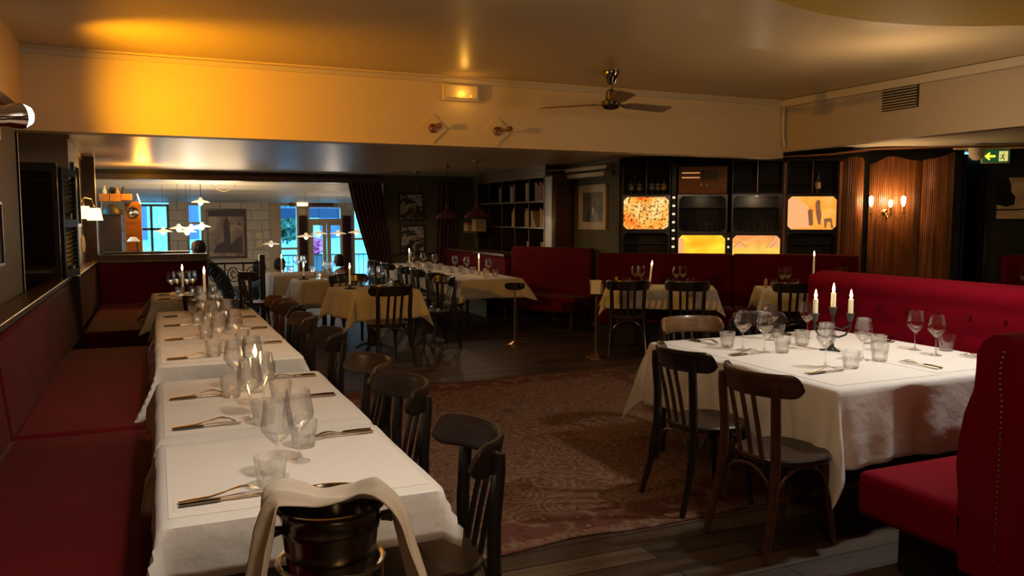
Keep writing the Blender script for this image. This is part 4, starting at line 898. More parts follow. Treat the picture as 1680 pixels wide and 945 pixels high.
# ------------------------------------------------------------ rug
def rug():
    nx, ny = 60, 60; hx, hy = 1.85, 1.93
    def fn(u, v):
        x = (u-.5)*2*hx; y = (v-.5)*2*hy
        e = .03*noise.noise(Vector((x*2, y*2, 1)))
        k = .05 if (v < .001 or v > .999) else .03
        return (x*(1+.01*noise.noise(Vector((y*3, 5, 0))))+e*abs(u-.5)*2, y+e*2*abs(v-.5)*2, .006+.003*noise.noise(Vector((x*2, y*2, 9))))
    mb = MB().grid(fn, nx, ny); return mb
o = rug().build('persian_rug', 'rug', loc=(2.62, 5.38, .0), solid=.008); o.rotation_euler[2] = R(1); tag(o, 'worn red and brown patterned rug covering the floor between the tables', 'rug')

# ------------------------------------------------------------ television wall
def octo(x0, x1, z0, z1, c):
    return [(x0+c, z0), (x1-c, z0), (x1, z0+c), (x1, z1-c), (x1-c, z1), (x0+c, z1), (x0, z1-c), (x0, z0+c)]
def ring_prism(x0, x1, z0, z1, ix0, ix1, iz0, iz1, c, y0, y1):
    o_ = [(x0, z0), (x1, z0), (x1, z1), (x0, z1)]; mb = MB()
    i_ = octo(ix0, ix1, iz0, iz1, c)
    out = [(ix0+c, z0), (ix1-c, z0), (x1, iz0+c), (x1, iz1-c), (ix1-c, z1), (ix0+c, z1), (x0, iz1-c), (x0, iz0+c)]
    cor = {1: (x1, z0), 3: (x1, z1), 5: (x0, z1), 7: (x0, z0)}
    vs = [(p[0], y0, p[1]) for p in out]+[(p[0], y0, p[1]) for p in i_]; k = len(vs)
    vs += [(v[0], y1, v[2]) for v in vs]
    cs = []
    for j in cor: cs.append((cor[j][0], y0, cor[j][1])); 
    k2 = 2*k; vs += cs+[(c_[0], y1, c_[2]) for c_ in cs]
    fs = []
    ci = {1: 0, 3: 1, 5: 2, 7: 3}
    for j in range(8):
        j2 = (j+1) % 8
        if j in ci:
            a = k2+ci[j]; fs.append((j, a, j2, 8+j2, 8+j)); fs.append((k+j, k+8+j, k+8+j2, k+j2, a+4)); fs.append((j, a, a+4, k+j)); fs.append((a, j2, k+j2, a+4))
        else:
            fs.append((j, j2, 8+j2, 8+j)); fs.append((k+j, k+8+j, k+8+j2, k+j2)); fs.append((j, j2, k+j2, k+j))
        fs.append((8+j, 8+j2, k+8+j2, k+8+j))
    mb.add(vs, fs); return mb
def tele(s0, s1, z0, z1, label, kind, mm='wood_dark', depth=.33, t0=.18):
    t = empty('television_set' if kind else 'television_shell', tv((s0+s1)/2, t0, z0), TA); tag(t, label, 'television', 'stacked vintage television cabinets')
    hw = (s1-s0)/2; h = z1-z0
    c = MB().box(-hw, hw, 0, depth, 0, .018).box(-hw, hw, 0, depth, h-.018, h).box(-hw, -hw+.018, 0, depth, .018, h-.018).box(hw-.018, hw, 0, depth, .018, h-.018)
    c.build('cabinet', mm, t, bevel=.004); MB().box(-hw+.018, hw-.018, depth-.01, depth, .018, h-.018).build('back_board', 'black', t, smooth=False)
    b_ = .022
    ring_prism(-hw, hw, 0, h, -hw+b_, hw-b_, b_, h-b_, .045, -.015, .02).build('bezel', 'wood_black', t, smooth=False)
    if not kind: MB().box(-hw+.02, hw-.02, depth*.55, depth-.012, h*.66, h*.66+.014).build('inner_shelf', 'wood_dark', t, smooth=False)
    if kind:
        sc = MB().prism(octo(-hw+b_-.002, hw-b_+.002, b_-.002, h-b_+.002, .045), .0, .012, 'y').build('screen', kind, t, smooth=False)
    return t, hw, h
def crate(s0, s1, z0, z1, label, t0=.18, depth=.33):
    t = empty('wooden_crate', tv((s0+s1)/2, t0, z0), TA); tag(t, label, 'crate', 'wooden crates stacked on the television sets')
    hw = (s1-s0)/2; h = z1-z0
    MB().box(-hw, hw, 0, depth, 0, .016).box(-hw, hw, 0, depth, h-.016, h).box(-hw, -hw+.016, 0, depth, .016, h-.016).box(hw-.016, hw, 0, depth, .016, h-.016).build('box', 'wood_dark', t, bevel=.003); MB().box(-hw+.016, hw-.016, depth-.01, depth, .016, h-.016).build('back_board', 'black', t, smooth=False)
    MB().box(-.008, .008, .0, depth-.01, .016, h-.016).build('divider', 'wood_rail', t, bevel=.003)
    return t
# base shelf
tag(MB().box(.28, 3.08, .18, .52, 0, .90, T=TV).build('low_sideboard', 'wood_dark'), 'dark low sideboard behind the banquette carrying the television stack', 'sideboard')
C1, C2, C3, C4 = (.31, .94), (1.03, 1.67), (1.72, 2.36), (2.40, 3.04)
tele(*C1, .90, 1.415, 'dark empty television cabinet at the bottom of the left stack', None, 'wood_brown')
t, hw, h = tele(*C1, 1.42, 1.885, 'television set with a speckled red and orange glowing screen', 'screen_speckle')
mb = MB(); 
for (a, b_) in (((-.1, .1), (-.06, .40)), ((-.06, .40), (.12, .30)), ((-.05, .36), (.10, .26)), ((-.06, .32), (.06, .24)), ((-.08, .22), (.02, .3))): mb.tube([(a[0], -.002, a[1]), (b_[0], -.002, b_[1])], .003, 5)
mb.build('sketch_lines', 'screen_ink', t)
crate(*C1, 1.89, 2.335, 'divided crate of bottles and coupe glasses above the speckled screen')
t, hw, h = tele(*C2, .90, 1.385, 'television set with a plain golden yellow glowing screen', 'screen_glow'); MB().box(-hw+.025, -hw+.09, -.003, 0, .03, h-.06).build('pale_strip', 'screen_pale', t, smooth=False)
tele(*C2, 1.39, 1.895, 'empty television shell of dim glasses above the golden screen', None)
t, hw, h = tele(*C3, .90, 1.385, 'television set with an orange sunset and rooftops on its screen', 'screen_sunset')
MB().prism([(-.28, .31), (-.21, .385), (-.12, .31), (-.12, .305), (-.28, .305)], -.003, -.001, 'y').build('rooftop', 'screen_pale', t, smooth=False)
MB().prism([(.12, .31), (.24, .45), (.29, .47), (.29, .31)], -.003, -.001, 'y').build('rooftop', 'screen_pale', t, smooth=False)
mb = MB()
for (a, b_) in (((-.285, .31), (-.21, .385)), ((-.21, .385), (-.12, .31)), ((.12, .3), (.24, .45)), ((.24, .45), (.29, .47)), ((.18, .3), (.26, .4))): mb.tube([(a[0], -.003, a[1]), (b_[0], -.003, b_[1])], .003, 5)
mb.build('roof_lines', 'screen_ink', t)
tele(*C3, 1.39, 1.895, 'empty television shell full of glasses above the sunset screen', None)
crate(*C3, 1.90, 2.335, 'divided crate of coupe glasses above the full shell')
tele(*C4, .90, 1.415, 'dark television shell below the orange street scene', None)
t, hw, h = tele(*C4, 1.42, 1.885, 'television set with an orange street scene and a tall figure', 'screen_street')
MB().prism([(-.30, .03), (-.30, .43), (-.22, .43), (-.05, .33), (-.02, .05)], -.003, -.001, 'y').build('pale_wall', 'screen_pale', t, smooth=False)
MB().prism([(-.03, .07), (-.05, .26), (-.02, .29), (.01, .27), (.02, .08)], -.0045, -.003, 'y').prism([(.08, .09), (.05, .23), (.04, .36), (.06, .40), (.10, .39), (.10, .30), (.12, .22), (.11, .08)], -.0045, -.003, 'y').prism([(.16, .04), (.15, .16), (.24, .17), (.27, .04), (.24, .04), (.23, .12), (.19, .12), (.18, .04)], -.0045, -.003, 'y').build('figures', 'screen_ink', t, smooth=False)
crate(*C4, 1.89, 2.335, 'divided crate with one wine bottle above the street scene')
# radio
rd = empty('vintage_radio', tv(1.35, .18, 1.90), TA); tag(rd, 'vintage wooden radio with two brass grille bars atop the second stack', 'radio')
mat('radio_wood', (.30, .12, .035), .6, var=((4, 4, 30), 4, .55))
MB().box(-.31, .31, 0, .26, 0, .36).build('cabinet', 'radio_wood', rd, bevel=.012)
for z in (.205, .265): MB().box(-.27, -.04, -.012, 0, z, z+.018).build('grille_bar', 'brass', rd)
MB().box(-.02, .19, -.006, 0, .18, .31).build('dial', 'olive', rd, bevel=.003)
for x in (-.02, .05, .15, .25): MB().lathe([(.001, 0), (.016, 0), (.014, .018), (.001, .018)], 14, T=lambda v, x=x: (x, -v[2], .13+v[1]) if False else (x+v[0], -v[2], .12+v[1])).build('knob', 'wood_black', rd)
# film-strip uprights between the stacks, slots glow
mat('slot_glow', (1, .9, .7), .5, emit=(1, .82, .55), es=1.0)
for (s_, z0, z1, n, lb) in ((.985, .92, 2.3, 9, 'black upright with bright square slots between the first and second stacks'), (1.695, .92, 1.4, 3, 'short black upright with bright slots between the second and third stacks')):
    t = empty('slotted_upright', tv(s_, .22, z0 if s_ > 1 else .90), TA); tag(t, lb, 'upright post')
    zb = .90; t.location.z = .90
    MB().box(-.028 if s_ < 1 else -.02, .028 if s_ < 1 else .02, 0, .03, 0, z1-.90).build('post', 'frame_black', t, smooth=False)
    for k in range(n if s_ < 1 else 4):
        z = .08+k*.108; MB().box(-.018 if s_ < 1 else -.012, .018 if s_ < 1 else .012, -.003, 0, z, z+.026).build('slot', 'slot_glow', t, smooth=False)
for k, (s_, lb) in enumerate(((2.38, 'warm lit wooden upright between the third and fourth stacks'), (3.06, 'dark wooden upright at the right of the fourth stack'))):
    tag(MB().box(s_-.016, s_+.016, .17, .2, .9, 2.3, T=TV).build('upright_post', 'tambour'), lb, 'upright post')  # golden tambour colour stands in for warm light on the wood
# contents: coupes, glasses and bottles
cp = MB().lathe([(.001, 0), (.03, 0), (.028, .003), (.004, .010), (.0035, .075), (.02, .088), (.045, .115), (.047, .128), (.045, .128), (.04, .115), (.001, .09)], 20, cap=False).build('coupe_glass', 'glass', ang=50); cp['category'] = 'glass'
bt = empty('wine_bottle'); bt['category'] = 'bottle'
gb = MB().lathe([(.001, 0), (.035, 0), (.037, .01), (.037, .18), (.030, .205), (.014, .235), (.013, .29), (.001, .29)], 20, cap=False).build('glass_body', 'bottle', bt, ang=50)
MB().lathe([(.0376, .06), (.0376, .14)], 20, cap=False).build('label', 'frame_cream', gb); MB().lathe([(.0145, .25), (.0145, .292), (.001, .292)], 16, cap=False).build('capsule', 'iron', gb)
def fill(s0, s1, z, n, what, lb, g, t0=.27):
    for i in range(n):
        s_ = s0+(s1-s0)*(i+.5)/n; q = tv(s_, t0+.06*(i % 2), z)
        put(what, q, random.uniform(0, 3), lb % ORD[i], g)
fill(.36, .60, 1.906, 3, cp, 'coupe glass, %s from left in the left half of the first crate', 'coupes in crates', .24); fill(.65, .90, 1.906, 3, cp, 'coupe glass, %s from left in the right half of the first crate', 'coupes in crates', .24)
fill(.36, .60, 1.906, 2, bt, 'dim bottle, %s from left behind the coupes in the left half of the first crate', 'bottles in crates', .38); fill(.65, .90, 1.906, 3, bt, 'dim bottle, %s from left behind the coupes in the right half of the first crate', 'bottles in crates', .38)
fill(1.76, 2.02, 1.916, 2, cp, 'coupe glass, %s from left in the left half of the third stack crate', 'coupes in crates'); fill(2.07, 2.32, 1.916, 3, cp, 'coupe glass, %s from left in the right half of the third stack crate', 'coupes in crates')
fill(2.44, 2.70, 1.906, 4, cp, 'coupe glass, %s from left in the left half of the fourth stack crate', 'coupes in crates'); fill(2.74, 2.86, 1.906, 1, bt, 'dark wine bottle with pale label, %s in the fourth stack crate', 'bottles in crates', .26); fill(2.88, 3.0, 1.906, 1, cp, 'single coupe glass, %s right of the wine bottle in the fourth stack crate', 'coupes in crates')
tg2 = tg
for (s0, s1, lb) in ((1.08, 1.60, 'glass, %s from left in the shell above the golden screen'), (1.77, 2.31, 'glass, %s from left in the shell above the sunset screen')):
    for i in range(7):
        q = tv(s0+(s1-s0)*(i+.5)/7, .26+.09*(i % 2), 1.409); put(tg if i % 2 else cp, q, i, lb % ORD[i], 'glasses in the television shells')
light('shelf_fill', 'POINT', tv(2.05, .30, 1.84), 3.0, WARM, .015); light('shelf_fill', 'POINT', tv(1.36, .30, 1.84), 1.2, WARM, .015)  # unseen lights added so the glasses in the shells show

# tambour screens
def tambour(label, path, z0, ztop, group='rolled tambour wood screens'):
    # path: list of (s,t) points; slats follow it; ztop(u) gives the wavy top
    t = empty('tambour_screen', (0, 0, 0)); tag(t, label, 'wooden screen', group)
    P = [Vector((a, b_, 0)) for a, b_ in path]; seg = [0]
    for a, b_ in zip(P[:-1], P[1:]): seg.append(seg[-1]+(b_-a).length)
    L = seg[-1]; n = int(L/.022); mb = MB()
    def at(d_):
        for i in range(len(P)-1):
            if d_ <= seg[i+1] or i == len(P)-2:
                k = (d_-seg[i])/max(1e-6, seg[i+1]-seg[i]); return P[i].lerp(P[i+1], k)
    for i in range(n):
        a = at(L*i/n); b_ = at(L*(i+1)/n); dv = (b_-a).normalized(); nv_ = Vector((dv.y, -dv.x, 0)); u = (i+.5)/n; zt = ztop(u)
        pr = []
        for k, off in ((.04, 0), (.25, .007), (.75, .007), (.96, 0)): q = a.lerp(b_, k)+nv_*off; pr.append((q.x, q.y))
        q = b_-nv_*.008; pr.append((q.x, q.y)); q = a-nv_*.008; pr.append((q.x, q.y))
        mb.prism(pr, z0, zt, 'z', T=TV)
    mb.build('slats', 'tambour', t, ang=50); return t
tambour('narrow rolled tambour wood screen at the left of the wall lamp', [(3.08, .26), (3.10, .20), (3.14, .17), (3.20, .16), (3.26, .17), (3.33, .21), (3.36, .30)], 0, lambda u: 2.30+.06*math.sin(PI*u))
def wav(pts): 
    def f(u):
        for (a, za), (b_, zb) in zip(pts[:-1], pts[1:]):
            if u <= b_: k = (u-a)/(b_-a); k = (1-math.cos(PI*k))/2; return za+(zb-za)*k
        return pts[-1][1]
    return f
tambour('wide tambour wood screen with a wavy top behind the brass wall lamp', [(3.42, .24), (3.46, .22), (3.7, .21), (3.95, .24), (4.05, .30)], 0, wav([(0, 2.27), (.38, 2.36), (.85, 2.31), (1, 2.30)]))
tambour('tall tambour wood screen with a wavy top beside the dark doorway', [(4.05, .34), (4.09, .26), (4.2, .22), (4.33, .22), (4.42, .26), (4.47, .38), (4.50, .50)], 0, wav([(0, 2.31), (.25, 2.33), (.65, 2.405), (1, 2.405)]))
# brass wall lamp
wl = empty('brass_wall_lamp', tv(3.60, .205, 1.60), TA); tag(wl, 'brass three bulb wall lamp glowing on the wooden screen', 'wall lamp')
MB().lathe([(.001, 0), (.03, 0), (.032, .01), (.015, .02), (.001, .022)], 20, T=lambda v: (v[0], -v[2], .06+v[1]*1.3)).tube([(0, -.015, .06), (0, -.09, .05), (0, -.10, .0)], .009).lathe([(.001, -.06), (.009, -.03), (.014, 0), (.018, .03), (.008, .05), (.014, .08), (.001, .09)], 16, (0, -.10, 0)).build('backplate', 'brass', wl)
for k, (dx, dy, zc) in enumerate(((-.19, -.12, .06), (.02, -.19, .05), (.19, -.12, .06))):
    if k != 1: MB().tube([(dx*.1, -.10, .05), (dx*.3, -.105, .09 if k == 0 else .03), (dx*.42, -.11, .03), (dx*.7, dy, -.035), (dx*.93, dy, -.02), (dx, dy, zc-.02)], .007, 8).build('arm', 'brass', wl)
    else: MB().tube([(0, -.10, .03), (.01, -.15, -.01), (dx, dy, .03)], .007, 8).build('arm', 'brass', wl)
    cu = MB().lathe([(.001, zc-.02), (.032, zc-.012), (.034, zc-.004), (.012, zc), (.012, zc+.075), (.001, zc+.075)], 18, (dx, dy, 0), cap=False).build('cup', 'brass', wl)
    hh = .13 if k != 1 else .09
    MB().lathe([(.012, zc+.075), (.022, zc+.075+hh*.3), (.028, zc+.075+hh*.62), (.022, zc+.075+hh*.9), (.001, zc+.075+hh)], 18, (dx, dy, 0), cap=False).build('bulb', 'bulb', cu)
    q = tv(3.60+dx, .205+dy, 1.60+zc+.15); light('wall_lamp_bulb', 'POINT', q, 30.0, (1, .60, .25), .03)

# ------------------------------------------------------------ bookshelf and wooden box
bs = empty('bookshelf', (0, 0, 0)); tag(bs, 'dark bookshelf of cubbyholes filled with books behind the long table', 'bookshelf')
XS = 5.5
zs = [.55, 1.0, 1.43, 1.84, 2.22]; ys = [11.3, 11.86, 12.42, 12.98, 13.54, 14.1]
mb = MB().box(XR-.01, XR, 11.3, 14.1, 0, 2.24)
mb.build('back_panel', 'wood_black', bs, smooth=False)
for z in zs: MB().box(XS, XR-.01, 11.3, 14.1, z-.012, z+.012).build('shelf', 'wood_rail', bs, smooth=False)
for y in ys: MB().box(XS, XR-.01, y-.012, y+.012, 0, 2.22).build('upright', 'wood_rail' if y < 11.5 else 'wood_dark', bs, smooth=False)
MB().box(XS+.02, XR-.01, 11.3, 14.1, 2.235, LOWC-.002).build('cornice', 'wood_brown', bs, smooth=False)
for i, c in enumerate([(.30, .20, .11), (.16, .12, .07), (.32, .04, .03), (.08, .10, .08), (.40, .28, .15), (.13, .07, .05), (.30, .22, .06)]): mat('book%d' % i, c, .6)
bkc = {}
def bookproto(mi):
    o = MB().box(0, 1, 0, 1, 0, 1).build('book', 'book%d' % mi, smooth=False); o['category'] = 'book'; return o
cubs = [(0, 3, [0, 1, 2, 2, 0, 3, 0, 1], 'nearest cubby of the top row'), (1, 3, [4, 6, 4], 'second cubby of the top row'), (2, 3, [1, 5, 0, 4, 5], 'third cubby of the top row'), (0, 2, [4, 0, 4, 1, 6, 0], 'nearest cubby of the second row'), (1, 2, [6, 4, 0, 6], 'second cubby of the second row'), (2, 2, [0, 4, 0], 'third cubby of the second row'), (3, 3, [5, 5, 3], 'fourth cubby of the top row'), (0, 1, [0, 6, 5], 'nearest cubby of the third row'), (1, 1, [0, 1], 'second cubby of the third row')]
for ci, zi, bks, lb in cubs:
    y = ys[ci]+.03
    for j, mi in enumerate(bks):
        th = .028+.012*((j*7+ci*3) % 3); hh = (.24+.02*((j*5+ci) % 4)); 
        if zi == 1: hh = .2
        nm = 'book%d' % mi
        o = MB().box(0, .2, 0, th, 0, hh).build('book', nm, loc=(XS+.015, y, zs[zi]+.0125), smooth=False)
        tag(o, '%s book, %s from the right in the %s' % (['tan', 'brown', 'red', 'green-grey', 'cream', 'dark brown', 'ochre'][mi], ORD[j], lb), 'book', 'books on the bookshelf')
        y += th+.004
        if ci == 0 and zi == 2 and j == 3:
            y += .22
lean = MB().box(0, .2, 0, .05, 0, .30).build('book', 'book4', loc=(XS+.01, 11.62, 1.445), smooth=False); lean.rotation_euler[0] = R(-32); tag(lean, 'large cream book leaning in the nearest cubby of the second row', 'book', 'books on the bookshelf')
# hanging wall cubby with stacked books, beside the curtain
for i in range(4):
    tag(MB().box(0, .22, 0, .20, 0, .035).build('book', 'book%d' % ((4, 0, 6, 2)[i]), loc=(5.2, 13.85, 1.35+i*.037), smooth=False), '%s book lying in the small stack below the far pendant lamp' % ('bottom', 'second lowest', 'third', 'top')[i], 'book', 'stacked books below the pendants')
for i in range(5):
    tag(MB().box(0, .2, 0, .03, 0, .2+.02*(i % 2)).build('book', 'book%d' % ((4, 0, 4, 0, 4)[i]), loc=(5.2, 13.45+i*.036, 1.35), smooth=False), 'pale upright book, %s from the right below the far pendant lamp' % ORD[i], 'book', 'upright books below the pendants')
tag(MB().box(5.18, XS-.005, 13.35, 14.08, 1.31, 1.345).build('book_ledge', 'wood_dark'), 'dark ledge carrying the small book stack below the far pendant', 'shelf')
tag(MB().box(XS-.02, XR-.01, 10.95, 11.27, 0, 2.26).build('wooden_column', 'wood_brown', bevel=.05), 'brown wooden column between the bookshelf and the portrait', 'column')

# pendants
def pendant(x, y, z, label, r_=.185):
    t = empty('dome_pendant', (x, y, LOWC)); tag(t, label, 'pendant lamp', 'dome pendants above the long table')
    MB().lathe([(.001, 0), (.05, 0), (.05, -.02), (.015, -.04), (.001, -.04)], 18, cap=False).build('canopy', 'copper', t)
    MB().lathe([(.004, z-LOWC+.24), (.004, -.03)], 8).build('cord', 'iron', t)
    k = z-LOWC
    MB().lathe([(r_, k), (r_*.93, k+.035), (r_*.6, k+.085), (.06, k+.11), (.035, k+.15), (.02, k+.22), (.012, k+.25), (.010, k+.25), (.018, k+.21), (.03, k+.14), (.055, k+.10), (r_*.58, k+.075), (r_*.9, k+.03), (r_*.98, k)], 32, cap=False).build('shade', 'shade_red', t)
    MB().lathe([(.001, k+.02), (.03, k+.05), (.02, k+.09), (.001, k+.1)], 12, cap=False).build('bulb', 'bulb_off', t)
mat('bulb_off', (.4, .35, .3), .3)
for (x_, y_) in ((4.2, 13.7), (4.2, 12.1), (4.22, 10.85)): light('pendant_fill', 'POINT', (x_, y_, 1.59), 5, AMB, .03)  # fill lights added under the shades to brighten the long table
pendant(4.2, 13.7, 1.58, 'dark red dome pendant farthest along the long table'); pendant(4.2, 12.1, 1.58, 'dark red dome pendant, middle one above the long table'); pendant(4.22, 10.85, 1.59, 'dark red dome pendant nearest the bookshelf corner')

# curtains
def curtain(label, x0, x1, y, z0, z1, shape, n=9, amp=.05, m_='curtain', bottom=None):
    def fn(u, v):
        xa, xb = shape(1-v); x = xa+(xb-xa)*u
        return (x, y+amp*math.sin(u*n*2*PI)*(.5+.5*v), z0+(z1-z0)*v) if False else (x, y+amp*math.sin(u*n*2*PI), z1-(z1-z0)*(1-v))
    o = MB().grid(fn, n*10, 24).build('curtain', m_, ang=80, solid=.004); return tag(o, label, 'curtain')
curtain('dark red curtain swept aside at the right of the wide opening', 3.3, 4.1, 15.15, .0, 2.24, lambda w_: (3.32+.62*w_**1.2, 3.95+.30*w_), 8)
curtain('dark red curtain hanging in the corner beside the framed prints', 5.1, 5.4, 15.18, .0, 2.3, lambda w_: (5.12-.12*w_, 5.45), 5)
curtain('purple-brown curtain at the left of the street door', 4.1, 4.4, 25.85, -.45, 1.65, lambda w_: (4.10, 4.36), 4, .04)
curtain('purple curtain at the right of the street door', 5.45, 5.75, 25.85, -.45, 1.65, lambda w_: (5.46, 5.72), 4, .04)

# ------------------------------------------------------------ left wall lamp
ll = empty('double_shade_wall_lamp', (-.87, 11.0, 1.62)); tag(ll, 'wall lamp with two glowing pleated cream shades above the corner banquette', 'wall lamp')
MB().lathe([(.001, 0), (.03, 0), (.02, .02), (.001, .025)], 16, T=lambda v: (v[2], v[0], .12+v[1])).tube([(.02, 0, .12), (.06, -.03, .20), (.09, -.11, .19), (.10, -.13, .11)], .008).tube([(.02, 0, .12), (.1, .02, .22), (.17, .1, .20), (.2, .12, .11)], .008).build('arms', 'brass', ll)
for (x, y, z) in ((.10, -.13, -.04), (.2, .12, -.06)):
    MB().lathe([(.088, z), (.060, z+.15), (.058, z+.15), (.085, z)], 24, (x, y, 0), cap=False).build('shade', 'shade_glow', ll)
    light('shade_bulb', 'POINT', (-.87+x, 11.0+y, 1.62+z+.07), 2.2, WARM, .03)
fg = MB().lathe([(.001, 0), (.02, .01), (.03, .1), (.02, .2), (.001, .24)], 12, (-.84, 11.5, 1.15)); tag(fg.build('wall_ornament', 'frame_cream'), 'small pale carved ornament on the wall below the shaded lamp', 'ornament')

# ------------------------------------------------------------ bar clutter beyond the corner banquette
tag(MB().box(-.80, -.48, 13.9, 14.3, -.5, 1.64).build('tall_cabinet', 'wood_brown', bevel=.01), 'tall brown cabinet behind the counter by the far wall lamp', 'cabinet')
tag(MB().box(-.44, -.2, 14.35, 14.6, -.5, 1.85).build('wooden_pillar', 'wood_orange_lit', bevel=.01), 'orange lit wooden pillar standing behind the counter', 'pillar')
t = empty('crate_shelf', (-.58, 14.0, 1.84)); tag(t, 'orange lit wooden crate shelf above the tall cabinet', 'shelf')
MB().box(-.20, -.06, 0, .3, 0, .12).build('crate_end', 'wood_orange_lit', t, bevel=.004); MB().box(-.05, .10, 0, .3, 0, .12).build('crate_end', 'wood_orange_lit', t, bevel=.004); MB().box(.11, .26, .02, .28, .02, .12).build('crate_end', 'wood_orange_lit', t, bevel=.004)
MB().box(-.22, -.18, .1, .2, -.2, 0).build('bracket', 'wood_brown', t)
tag(MB().lathe([(.15, 0), (.14, .05), (.08, .12), (.03, .15), (.001, .16)], 24, (-.60, 13.98, 1.645), cap=False).build('black_bowl', 'iron'), 'upturned black bowl on top of the tall cabinet', 'bowl')
for i, (x, h, m_, lb) in enumerate(((-.70, .13, 'plastic_white', 'white figurine leftmost on the orange lit crate shelf'), (-.52, .10, 'pepper_wood', 'small tan jar in the middle of the orange lit crate shelf'), (-.44, .12, 'iron', 'small dark bottle on the orange lit crate shelf'))):
    tag(MB().lathe([(.001, 0), (.025, 0), (.028, h*.4), (.012, h*.65), (.018, h*.85), (.001, h)], 14, (x, 14.1, 1.96)).build(('figurine', 'jar', 'bottle')[i], m_), lb, ('figurine', 'jar', 'bottle')[i])
tag(MB().lathe([(.001, -.055), (.04, -.04), (.055, 0), (.04, .04), (.001, .055)], 20, (-.60, 14.2, 2.015)).build('black_ball_lamp', 'iron'), 'round black ball above the orange lit crate shelf', 'lamp')
tag(MB().lathe([(.001, 0), (.075, .01), (.085, .03), (.078, .03), (.06, .015), (.001, .01)], 24, T=lambda v: (-.32+v[0], 14.35-v[2], 1.68+v[1])).build('hanging_pan', 'spot_chrome'), 'round shiny metal pan hanging on the orange lit pillar', 'pan')
tag(MB().tube([(-.40, 14.3, 1.83), (-.30, 14.1, 1.86), (-.24, 13.95, 1.95), (-.2, 13.9, 1.80)], .012).build('lamp_arm', 'steel'), 'bent metal lamp arm reaching from the orange lit pillar', 'lamp arm')
t = empty('desk_lamp', (-.30, 13.0, 1.25)); tag(t, 'small pale shaded lamp standing on the counter before the orange lit pillar', 'lamp')
MB().lathe([(.09, 0), (.04, .06), (.001, .065)], 18, cap=False).build('shade', 'shade_white', t); MB().tube([(0, 0, .06), (.05, .02, -.04), (.05, .0, -.149)], .01).lathe([(.001, -.149), (.04, -.149), (.04, -.14), (.001, -.138)], 14, (.05, 0, 0)).build('arm', 'iron', t)

# ------------------------------------------------------------ far hall: lamps, poster, people
def flat_lamp(x, y, z, lit, label, r_=.17):
    t = empty('saucer_pendant', (x, y, 2.6)); tag(t, label, 'pendant lamp', 'saucer pendants of the far hall')
    k = z-2.6
    MB().lathe([(.004, k+.1), (.004, 0)], 6).build('cord', 'iron', t)
    MB().lathe([(r_, k), (r_*.7, k+.03), (.05, k+.055), (.03, k+.10), (.001, k+.11), (.02, k+.06), (r_*.68, k+.02), (r_*.97, k-.002)], 24, cap=False).build('shade', 'shade_white', t)
    MB().lathe([(.001, k-.07), (.04, k-.045), (.05, k-.015), (.03, k+.02), (.001, k+.03)], 14, cap=False).build('bulb', 'bulb_far', t)
for x, y, z, lb in [(.92, 19, 1.92, 'highest saucer lamp, near the canopy of cords'), (.46, 19, 1.35, 'left one of the low saucer lamp cluster'), (.72, 19.2, 1.34, 'middle one of the low saucer lamp cluster'), (.95, 19.4, 1.38, 'right one of the low saucer lamp cluster'), (.62, 18.8, 1.28, 'lowest one of the saucer lamp cluster'), (.16, 20, 1.27, 'saucer lamp hanging before the left mirror window'), 
        (3.5, 21, 1.10, 'brightest saucer lamp left of the street door'), (4.2, 23, 1.13, 'saucer lamp before the left leaf of the street door'), (4.72, 23, 1.13, 'saucer lamp before the right leaf of the street door'), (5.2, 22.8, 1.16, 'saucer lamp right of the street door'), (2.95, 23.5, .84, 'low saucer lamp before the front window')]:
    flat_lamp(x, y, z, True, lb, .24 if y > 20.5 else .2)
light('hall_pendant_glow', 'POINT', (.7, 18.4, 1.2), 14, WARM, .1); light('hall_pendant_glow', 'POINT', (4.4, 22, 1.0), 22, WARM, .1)
mb = MB()
for (a, b_, sag) in (((1.85, 19, 2.55), (.9, 19, 2.5), .22), ((1.85, 19, 2.55), (1.0, 19.1, 2.5), .36), ((.9, 19, 2.5), (.45, 19, 2.45), .12), ((3.5, 21, 2.5), (4.2, 23, 2.5), .15), ((4.2, 23, 2.5), (4.7, 23, 2.5), .12)):
    mb.tube([(a[0]+(b_[0]-a[0])*k/10, a[1]+(b_[1]-a[1])*k/10, a[2]+(b_[2]-a[2])*k/10-sag*math.sin(PI*k/10)) for k in range(11)], .010, 5)
tag(mb.build('looping_lamp_cords', 'frame_cream'), 'looping cords slung below the far hall ceiling between the lamps', 'cord')
frame('framed_poster', 'large brown framed poster of a tower city scene in the far hall', (1.97, YF, .35), 0, 1.15, 1.5, .07, 'wood_brown', 'pic_paint', 0, .05)
MB().box(1.46, 2.48, YF-.055, YF-.045, 1.60, 1.76).build('dark_header', 'frame_black', bpy.data.objects['framed_poster.002'] if False else None, smooth=False) if False else None
mat('ink_purple', (.10, .07, .10), .6)
tw = MB().prism([(-.08, .3), (-.09, .95), (-.05, 1.15), (0, 1.32), (.05, 1.15), (.09, .95), (.12, .3)], -.034, -.03, 'y').prism([(-.4, .18), (-.3, .42), (-.1, .5), (.1, .42), (.3, .62), (.45, .7), (.45, .15)], -.033, -.029, 'y').prism([(-.505, 1.27), (.505, 1.27), (.505, 1.43), (-.505, 1.43)], -.033, -.029, 'y').prism([(.28, 1.02), (.36, 1.09), (.45, 1.05), (.40, 1.0)], -.034, -.03, 'y')
po = [o for o in bpy.data.objects if o.name.startswith('framed_poster') and 'tower' in o.get('label', '')][0]
tw.build('tower_drawing', 'ink_purple', po, smooth=False)
frame('small_framed_print', 'small pale framed print on the white brick wall left of the front window', (2.90, YF, .62), 0, .30, .58, .03, 'frame_cream', 'pic_street', .03, .03)
